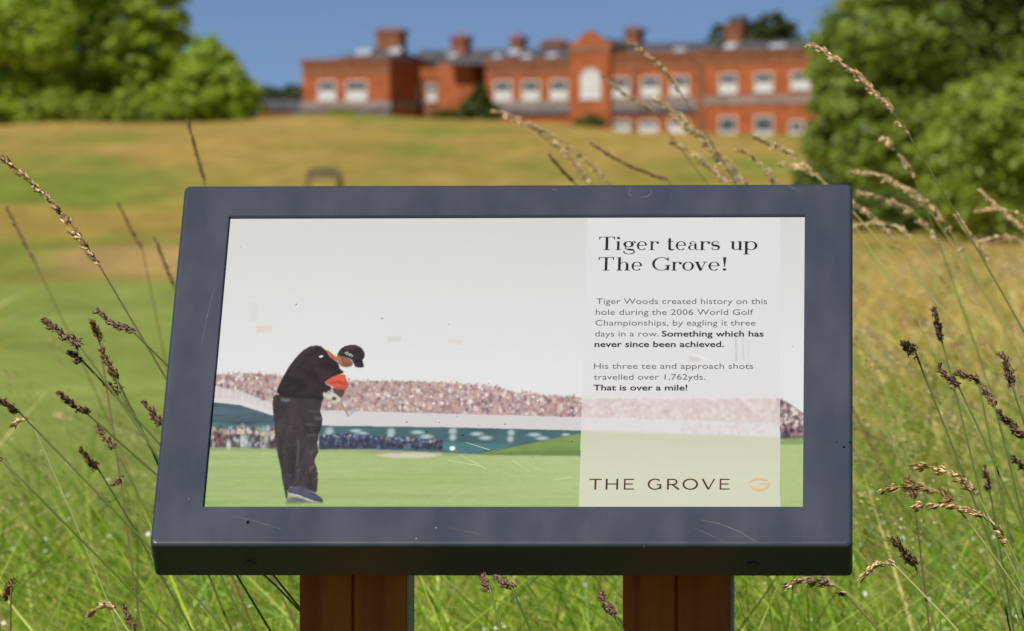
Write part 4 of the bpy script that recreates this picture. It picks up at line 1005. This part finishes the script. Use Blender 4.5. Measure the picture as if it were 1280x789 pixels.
# fine flowering stems too many to count
def panicles(n, Y0, Y1, keep, h0, h1, nsp, pal, lean, hl=(.06, .14), spread=.012, sr=.0009):
    u = rng.uniform(0, 1, n); Y = Y0 * (Y1 / Y0) ** u; x = rng.uniform(-1, 1, n) * (.092 * Y + .8); k = keep(x, Y); x, Y = x[k], Y[k]; n = len(x)
    z = ground(x, Y); h = rng.uniform(h0, h1, n); lx = rng.normal(lean, .10, n) * h; ly = rng.normal(0, .06, n) * h
    t = np.linspace(0, 1, 7)
    path = np.stack([x[:, None] + lx[:, None] * t ** 2, Y[:, None] + ly[:, None] * t ** 2, z[:, None] + h[:, None] * (t - .12 * t ** 4)], -1)
    sc = np.clip(Y / 9, .9, 3.2)
    V, F = np_tubes(path, (sr * sc)[:, None] * np.linspace(1.2, .6, 7)[None], 3)
    stemc = np.array([(.34, .38, .10), (.55, .48, .19), (.26, .33, .08)])[rng.choice(3, n)]
    out = [(V, F, np.repeat(stemc, 21, 0))]
    hlen = rng.uniform(*hl, n); tt = rng.uniform(0, 1, (n, nsp)); tt = tt ** .8
    end = path[:, -1]; dr = path[:, -1] - path[:, -2]; dr /= np.linalg.norm(dr, axis=1, keepdims=True)
    dr2 = dr + np.stack([np.full(n, -.35), np.zeros(n), np.full(n, -.25)], 1); 
    P = end[:, None] + (dr[:, None] * tt[:, :, None] + (dr2 - dr)[:, None] * (tt ** 2)[:, :, None] * .6) * hlen[:, None, None]
    P = P - (dr * hlen[:, None] * .25)[:, None]
    sp = rng.normal(size=P.shape) * (spread * (1.1 - .7 * tt) * sc[:, None])[:, :, None]; P = P + sp
    D = dr[:, None] + rng.normal(size=P.shape) * .45 + np.array([-.2, 0, -.25])
    c = np.array(pal)[rng.choice(len(pal), n)]
    P = P.reshape(-1, 3); m = len(P)
    V, F = np_seeds(P, D.reshape(-1, 3), rng.uniform(.005, .010, m) * np.repeat(sc, nsp), rng.uniform(.0009, .0017, m) * np.repeat(sc, nsp), rng)
    cc = np.repeat(np.repeat(c, nsp, 0) * rng.uniform(.75, 1.25, (m, 1)), 6, 0)
    out.append((V, F, cc)); return out
PALE = [(.66, .54, .34), (.74, .64, .44), (.58, .46, .28), (.70, .62, .38)]
BRN = [(.34, .20, .12), (.44, .28, .16), (.27, .16, .11), (.54, .38, .20)]
parts = []
parts += panicles(150, 7.2, 14, lambda x, Y: left_edge(x, Y) & (np.abs(x) > .02 * Y), .50, .78, 26, BRN + PALE[:2], -.30)
parts += panicles(330, 8, 30, lambda x, Y: x / Y > .045, .62, .98, 34, PALE + BRN[:1], -.38)
parts += panicles(500, 25, 95, lambda x, Y: x / Y > .035, .65, 1.0, 26, PALE, -.35)
parts += panicles(150, 8, 13.5, lambda x, Y: x / Y < -.05, .66, .95, 26, PALE + BRN, -.30)
parts += panicles(220, 7.5, 16, lambda x, Y: x / Y > .055, .55, .92, 26, PALE + BRN[1:2], -.35)
parts += panicles(300, 8.2, 17, lambda x, Y: x / Y > .055, .70, 1.02, 30, PALE, -.52, (.07, .15), .010, .0015)
parts += panicles(110, 8, 12.5, lambda x, Y: (x / Y < -.05) & (x / Y > -.1), .62, .9, 22, PALE + BRN[:2], -.5, (.05, .1), .008, .0012)
V, F, C = merge(parts)
tag(link_mesh('flowering_grass', np_mesh('flowering_grass', V, F, C), SEED), 'fine flowering grass stems mixed through the meadow', 'grass', kind='stuff')

# tiny white meadow flowers
n = 750; Y = 7.6 * (14 / 7.6) ** rng.uniform(0, 1, n); x = rng.uniform(-1, 1, n) * (.09 * Y + .5); k = left_edge(x, Y); x, Y = x[k], Y[k]; n = len(x)
P = np.stack([x, Y, ground(x, Y) + rng.uniform(.34, .60, n)], 1); r_ = rng.uniform(.0022, .0045, n)
a = np.arange(6) * math.pi / 3; nn = rng.normal(size=(n, 3)) * .5 + np.array([-.2, -.6, .7]); nn /= np.linalg.norm(nn, axis=1, keepdims=True)
t1 = np.cross(nn, [0.1, 0, 1]); t1 /= np.linalg.norm(t1, axis=1, keepdims=True); t2 = np.cross(nn, t1)
V = (P[:, None] + r_[:, None, None] * (t1[:, None] * np.cos(a)[None, :, None] + t2[:, None] * np.sin(a)[None, :, None])).reshape(-1, 3)
F = ((np.arange(n) * 6)[:, None, None] + np.array([[0, 1, 2, 3], [0, 3, 4, 5]])).reshape(-1, 4)
tag(link_mesh('meadow_flowers', np_mesh('meadow_flowers', V, F, np.broadcast_to(np.array((.78, .80, .82)), (len(V), 3))), SEED), 'tiny white flowers scattered in the green meadow grass', 'flowers', kind='stuff')

# ---- single stalks one can point at
def bez(A, B, C_, n=10):
    t = np.linspace(0, 1, n)[:, None]; return (1 - t) ** 2 * A + 2 * t * (1 - t) * B + t * t * C_
PURPLE = [(.30, .20, .155), (.40, .27, .20), (.50, .34, .24), (.22, .15, .125)]
ROSE = [(.42, .26, .20), (.50, .32, .25), (.34, .20, .16)]
TAN = [(.76, .61, .38), (.82, .70, .48), (.64, .48, .29), (.86, .77, .58)]
GOLD = [(.56, .42, .18), (.66, .52, .26), (.44, .30, .13)]
RUST = [(.40, .24, .13), (.48, .31, .18)]
GREENST, BROWNST, PALEST = (.21, .26, .075), (.28, .19, .09), (.52, .52, .19)
stalk_i = [0]
def stalk(kind, tip, neck, low, Y, pal, stem_c, label, group=None, dens=1.0, fat=1.0, r=.0011):
    stalk_i[0] += 1; rg = np.random.default_rng(100 + stalk_i[0])
    T, Nk, Lw = (np.array(at(*q, Y)) for q in (tip, neck, low))
    T[1] += rg.uniform(-.02, .02); Lw[1] += rg.uniform(-.02, .02)
    d = Lw - Nk; d = d / np.linalg.norm(d)
    zg = float(ground(Lw[0], Y)); drop = max(.05, Lw[2] - zg)
    slope = min(abs(d[0] / max(.15, -d[2])), 1.2)
    G = np.array([Lw[0] + math.copysign(slope * drop * .55, d[0]), Y, zg - .03]); K = Lw + d * drop * .55 / max(.5, -d[2]); K[2] = max(K[2], zg + .02)
    head = bez(Nk, (Nk + T) / 2 + (T - Nk)[[2, 1, 0]] * np.array([.0, 0, .10]) * np.sign(1), T, 16) if kind != 'plume' else bez(Nk, Nk - d * np.linalg.norm(T - Nk) * .55, T, 20)
    path = np.concatenate([bez(G, K, Lw, 9)[:-1], bez(Lw, (Lw + Nk) / 2, Nk, 6)[:-1], head])
    base = G.copy(); base[2] = zg
    root = empty('grass_stalk', tuple(base), label, 'grass stalk', group)
    rad = r * np.concatenate([np.linspace(1.25, 1.0, 13), np.linspace(.95, .45, len(head))])
    V, F = np_tubes((path - base)[None], rad[None], 5)
    C = np.broadcast_to(np.array(stem_c), (len(V), 3)) * rg.uniform(.85, 1.15, (len(V), 1))
    link_mesh('stem', np_mesh('stem', V, F, C, True), STEM, root)
    H = head - base; hl = np.linalg.norm(T - Nk); ax = np.gradient(H, axis=0); ax /= np.linalg.norm(ax, axis=1, keepdims=True)
    def along(t): 
        i = np.clip(t, 0, 1) * (len(H) - 1); j = np.minimum(i.astype(int), len(H) - 2); f = (i - j)[:, None]; return H[j] * (1 - f) + H[j + 1] * f, ax[j]
    if kind == 'tuft':           # dense side-lumps of a cocksfoot head
        nl = max(6, int(hl / .0030)); tl = np.linspace(.0, .97, nl) + rg.normal(0, .02, nl); c, dd = along(tl)
        off = rg.normal(size=(nl, 3)); off -= (off * dd).sum(1, keepdims=True) * dd; off /= np.linalg.norm(off, axis=1, keepdims=True)
        R_ = .0048 * fat * (1.15 - .65 * np.clip(tl, 0, 1)) * rg.uniform(.7, 1.25, nl); c = c + off * R_[:, None] * .42
        m = int(26 * dens); P = np.repeat(c, m, 0) + rg.normal(size=(nl * m, 3)) * np.repeat(R_, m)[:, None] * .45
        D = np.repeat(dd, m, 0) * 1.5 + np.repeat(off, m, 0) * .5 + rg.normal(size=(nl * m, 3)) * .4; L = rg.uniform(.0035, .006, nl * m); W = rg.uniform(.0007, .0012, nl * m)
    elif kind == 'spike':
        m = int(240 * dens * max(.5, hl / .06)); tt = rg.uniform(0, 1, m); c, dd = along(tt)
        P = c + rg.normal(size=(m, 3)) * .0011 * fat * (1.1 - .6 * tt)[:, None]; D = dd + rg.normal(size=(m, 3)) * .22; L = rg.uniform(.005, .009, m); W = rg.uniform(.0007, .0012, m)
    else:                        # open plume, clustered branchlets drooping to one side
        nb = max(9, int(hl / .0042)); tb = np.sort(rg.uniform(.0, 1, nb)); c, dd = along(tb); side = np.array([-.3, 0, -.9])
        bl = (.003 + .012 * np.sin(np.pi * np.clip(tb * .85 + .1, 0, 1))) * fat * rg.uniform(.5, 1.2, nb)
        bd = dd * 1.2 + side * .28 + rg.normal(size=(nb, 3)) * .26; bd /= np.linalg.norm(bd, axis=1, keepdims=True)
        m = int(13 * dens); f = rg.uniform(.1, 1, (nb, m)); P = (c[:, None] + bd[:, None] * (bl[:, None] * f)[:, :, None]).reshape(-1, 3) + rg.normal(size=(nb * m, 3)) * .0012
        D = np.repeat(bd, m, 0) + rg.normal(size=(nb * m, 3)) * .16; L = rg.uniform(.006, .0105, nb * m); W = rg.uniform(.0009, .0016, nb * m)
    V, F = np_seeds(P, D, L, W, rg)
    col = np.array(pal)[rg.choice(len(pal), len(P))] * rg.uniform(.8, 1.2, (len(P), 1))
    link_mesh('seed_head', np_mesh('seed_head', V, F, np.repeat(col, 6, 0)), SEED, root)
    return root
GL, GR, GT = 'grass stalks left of the sign', 'grass stalks right of the sign', 'grass stalks rising behind the top of the sign'
for a in [
 ('plume', (5, 200), (128, 338), (218, 490), 6.7, TAN + RUST, BROWNST, 'tall arching tan plume at the upper left, its tip at the photo edge', GL, .8, .36),
 ('spike', (235, 150), (256, 228), (262, 300), 9.5, RUST + PURPLE[:2], BROWNST, 'thin dark brown spike rising above the upper left corner of the sign', GL, .7, .8),
 ('spike', (10, 262), (45, 330), (100, 445), 10.3, ROSE + TAN[:1], BROWNST, 'faint blurred brown spike at the left edge below the tan plume', GL, .8, 1),
 ('spike', (148, 256), (178, 312), (196, 400), 10.5, RUST, BROWNST, 'blurred brown spike leaning left of the sign, over the tan ground patch', GL, .7, 1),
 ('spike', (194, 300), (218, 358), (236, 430), 9.9, RUST + PURPLE[:1], BROWNST, 'short blurred dark spike touching the left side of the frame', GL, .9, 1.2),
 ('tuft', (53, 400), (99, 431), (165, 520), 6.05, PURPLE, GREENST, 'sharp dark purple seed head on a bent stem, largest left of the sign', GL, 1, .85),
 ('tuft', (86, 441), (101, 449), (150, 500), 6.07, PURPLE, GREENST, 'tiny dark seed tuft just below the sharp dark purple head', GL, 1, .8),
 ('tuft', (118, 389), (168, 416), (212, 460), 6.1, PURPLE[:2] + ROSE, GREENST, 'sharp brown seed head leaning left with its stem running to the frame', GL, 1, .6),
 ('tuft', (126, 437), (146, 474), (180, 545), 6.2, PURPLE + RUST, GREENST, 'upright dark brown seed head between two sharper heads left of the frame', GL, 1, .75),
 ('tuft', (132, 482), (148, 487), (190, 560), 6.15, PURPLE, GREENST, 'small round dark seed tuft low beside the upright dark brown head', GL, 1, 1),
 ('tuft', (116, 402), (124, 425), (132, 470), 6.9, RUST + GOLD, BROWNST, 'short blurred rust-coloured seed head left of the frame', GL, 1, 1.0),
 ('tuft', (76, 491), (109, 517), (196, 595), 6.1, RUST + PURPLE, GREENST, 'small brown seed head with a long stem running to the lower left of the frame', GL, 1, .6),
 ('tuft', (-4, 495), (22, 513), (195, 690), 6.1, PURPLE, GREENST, 'dark seed head cut by the left edge at mid height', GL, 1, .6),
 ('tuft', (121, 536), (143, 560), (185, 640), 6.35, ROSE + RUST, GREENST, 'pinkish brown seed head above the lower left corner of the frame', GL, 1, .8),
 ('tuft', (180, 502), (202, 530), (226, 580), 6.45, ROSE, BROWNST, 'pinkish brown head half hidden behind the left side of the frame', GL, 1, .8),
 ('tuft', (102, 562), (122, 585), (160, 650), 6.5, ROSE + RUST, GREENST, 'blurred brown head low in the green grass left of the frame', GL, 1, .7),
 ('spike', (140, 607), (152, 597), (170, 640), 6.4, ROSE, GREENST, 'short brown head tilted upwards beside the lower left of the frame', GL, .7, 1),
 ('spike', (-6, 571), (4, 576), (215, 792), 6.0, ROSE, GREENST, 'long bare stem slanting across the lower left of the photo', GL, .5, .8),
 ('tuft', (4, 748), (14, 726), (12, 800), 6.4, RUST, BROWNST, 'brown seed tuft in the bottom left corner', GL, 1, .9),
 ('plume', (112, 768), (143, 762), (170, 800), 6.3, TAN + GOLD, PALEST, 'pale straw tuft near the bottom edge, left of the left post', GL, 1, .5),
 ('tuft', (154, 760), (168, 786), (180, 810), 6.3, ROSE, BROWNST, 'pinkish tuft at the bottom edge beside the pale straw tuft', GL, 1, .7),
 ('plume', (16, 530), (42, 533), (90, 640), 6.8, RUST + TAN, PALEST, 'faint flat tan head near the left edge at mid height', GL, .6, .4),
 ('tuft', (604, 722), (612, 734), (630, 800), 5.70, ROSE, GREENST, 'small pink brown head under the sign, left one between the posts', None, 1, .7),
 ('tuft', (622, 722), (640, 735), (668, 800), 5.70, ROSE + PURPLE, GREENST, 'small pink brown head under the sign, right one of a pair between the posts', None, 1, .7),
 ('tuft', (752, 744), (768, 769), (786, 800), 5.70, PURPLE, GREENST, 'dark seed head just left of the right post', None, 1, .8),
 ('spike', (688, 196), (718, 228), (760, 275), 9.7, PURPLE + RUST, BROWNST, 'short dark brown spike above the middle of the frame top', GT, .9, .9),
 ('plume', (620, 140), (760, 228), (815, 290), 10.1, TAN, BROWNST, 'loose drooping tan plume above the frame, left of the dense pale plumes', GT, .9, .9),
 ('plume', (660, 150), (745, 235), (790, 290), 10.4, TAN, BROWNST, 'sparse pale plume between the dark spike and the brown plumes', GT, .8, 1.0),
 ('plume', (788, 52), (852, 118), (905, 205), 9.3, TAN[:3], BROWNST, 'tall narrow plume crossing the house windows, right of the gable', GT, .8, .5),
 ('spike', (752, 95), (815, 138), (880, 225), 9.9, TAN + RUST, BROWNST, 'slender tan spike crossing the stone band of the house', GT, .7, 1.3),
 ('spike', (740, 180), (835, 225), (860, 260), 9.7, PURPLE + RUST, BROWNST, 'dark brown drooping spike just above the right half of the frame', GT, .7, .9),
 ('plume', (822, 125), (925, 232), (970, 300), 9.5, TAN, PALEST, 'dense pale plume, leftmost of the clump above the frame', GT, 1.4, 1.0),
 ('plume', (848, 150), (938, 238), (980, 300), 9.7, TAN, PALEST, 'dense pale plume in the middle of the clump above the frame', GT, 1.4, 1.0),
 ('plume', (836, 175), (915, 238), (960, 300), 9.9, TAN, PALEST, 'low dense pale plume at the foot of the clump above the frame', GT, 1.4, .9),
 ('plume', (926, 188), (972, 232), (1010, 300), 9.3, TAN, PALEST, 'short pale plume right of the dense clump above the frame', GT, 1.1, .45),
 ('plume', (942, 172), (1020, 218), (1070, 270), 9.1, TAN, PALEST, 'curved pale plume in front of the right end of the house', GT, 1.2, .5),
 ('plume', (975, 205), (1040, 240), (1080, 300), 9.2, TAN, PALEST, 'pale plume low behind the upper right corner of the frame', GT, 1.1, .5),
 ('plume', (1016, 57), (1138, 172), (1216, 300), 7.3, TAN, GREENST, 'tallest pale plume, arching high in front of the dark right-hand tree', GR, 1.5, .5),
 ('plume', (1096, 168), (1146, 230), (1180, 320), 8.9, TAN, GREENST, 'pale plume hanging below the tallest one in front of the tree', GR, 1.3, .4),
 ('plume', (1068, 214), (1165, 268), (1215, 340), 9.3, TAN, PALEST, 'upper plume of the thick clump beside the upper right frame corner', GR, 1.3, .6),
 ('plume', (1098, 222), (1190, 292), (1240, 380), 9.4, TAN, PALEST, 'outer plume of the thick clump beside the upper right frame corner', GR, 1.3, .6),
 ('plume', (1074, 242), (1175, 305), (1230, 400), 9.6, TAN, PALEST, 'middle plume of the thick clump beside the upper right frame corner', GR, 1.3, .6),
 ('plume', (1060, 250), (1130, 318), (1180, 400), 9.9, TAN, PALEST, 'lower plume of the thick clump beside the upper right frame corner', GR, 1.2, .6),
 ('plume', (1066, 284), (1140, 300), (1200, 380), 9.7, TAN, PALEST, 'nearly level plume lowest in the clump right of the frame corner', GR, 1.1, .5),
 ('spike', (1197, 270), (1236, 326), (1262, 450), 8.9, TAN, PALEST, 'slim pale spike standing alone before the right-hand bush', GR, 1.6, 1.6),
 ('spike', (1228, 240), (1300, 300), (1330, 380), 9.1, TAN, PALEST, 'upper pale spike entering from the right edge before the bush', GR, 1.6, 1.6),
 ('plume', (1216, 264), (1300, 300), (1330, 400), 9.1, TAN, PALEST, 'lower pale plume entering from the right edge before the bush', GR, 1.2, .5),
 ('plume', (1200, 312), (1290, 322), (1320, 400), 9.4, TAN, PALEST, 'flat pale plume at the right edge below the bush', GR, 1.0, .5),
 ('tuft', (1166, 388), (1177, 424), (1196, 500), 6.5, PURPLE, GREENST, 'narrow dark seed head, highest of the dark heads right of the sign', GR, 1, .6),
 ('tuft', (1128, 430), (1143, 437), (1248, 700), 6.05, PURPLE, GREENST, 'round dark knob on a long sharp dark stem right of the frame', GR, 1.2, 1.0),
 ('tuft', (1174, 459), (1198, 482), (1225, 540), 6.15, PURPLE + ROSE, GREENST, 'dark head right of the knob, left half of a crossed pair', GR, 1, .8),
 ('tuft', (1195, 467), (1222, 474), (1236, 545), 6.15, ROSE, GREENST, 'pinkish level head crossing the dark head right of the knob', GR, 1, .6),
 ('tuft', (1226, 482), (1243, 506), (1262, 580), 6.3, PURPLE + RUST, GREENST, 'small dark brown head below the pinkish level head', GR, 1, .8),
 ('tuft', (1254, 444), (1266, 484), (1290, 560), 6.2, PURPLE, GREENST, 'upright dark head near the right edge at mid height', GR, 1, .9),
 ('tuft', (1246, 514), (1284, 546), (1300, 600), 6.2, ROSE + PURPLE, GREENST, 'purplish head leaning out of the right edge', GR, 1, .8),
 ('tuft', (1266, 574), (1290, 590), (1310, 650), 6.3, ROSE, GREENST, 'pinkish head cut by the right edge low down', GR, 1, .8),
 ('tuft', (1230, 585), (1237, 612), (1250, 680), 6.6, ROSE, GREENST, 'short pinkish head in the green grass near the right edge', GR, 1, .6),
 ('tuft', (1136, 598), (1142, 622), (1150, 680), 6.9, RUST, BROWNST, 'blurred rust brown head just right of the frame, low in the grass', GR, 1, .9),
 ('plume', (1146, 583), (1228, 630), (1258, 690), 5.72, GOLD + TAN[:2], PALEST, 'upper golden oat-like plume right of the lower frame corner', GR, 1.0, .35),
 ('plume', (1105, 612), (1200, 638), (1246, 700), 5.72, GOLD, PALEST, 'middle golden plume with its tip nearest the frame', GR, .9, .3),
 ('plume', (1146, 632), (1262, 682), (1290, 740), 5.72, TAN + GOLD, PALEST, 'lower pale golden plume, broadest right of the lower frame corner', GR, 1.1, .45),
 ('tuft', (1116, 674), (1144, 707), (1170, 790), 5.70, PURPLE + RUST, GREENST, 'dark brown knobbly head low right of the frame corner', GR, 1, .85),
 ('plume', (1078, 720), (1124, 712), (1180, 770), 5.70, TAN, PALEST, 'pale feathery plume just under the lower right frame corner', GR, 1.0, .6),
 ('plume', (985, 729), (1062, 748), (1110, 800), 5.70, PURPLE + TAN[:2], BROWNST, 'dark and straw mottled plume right of the right post', GR, 1.0, .35),
]:
    stalk(*a)
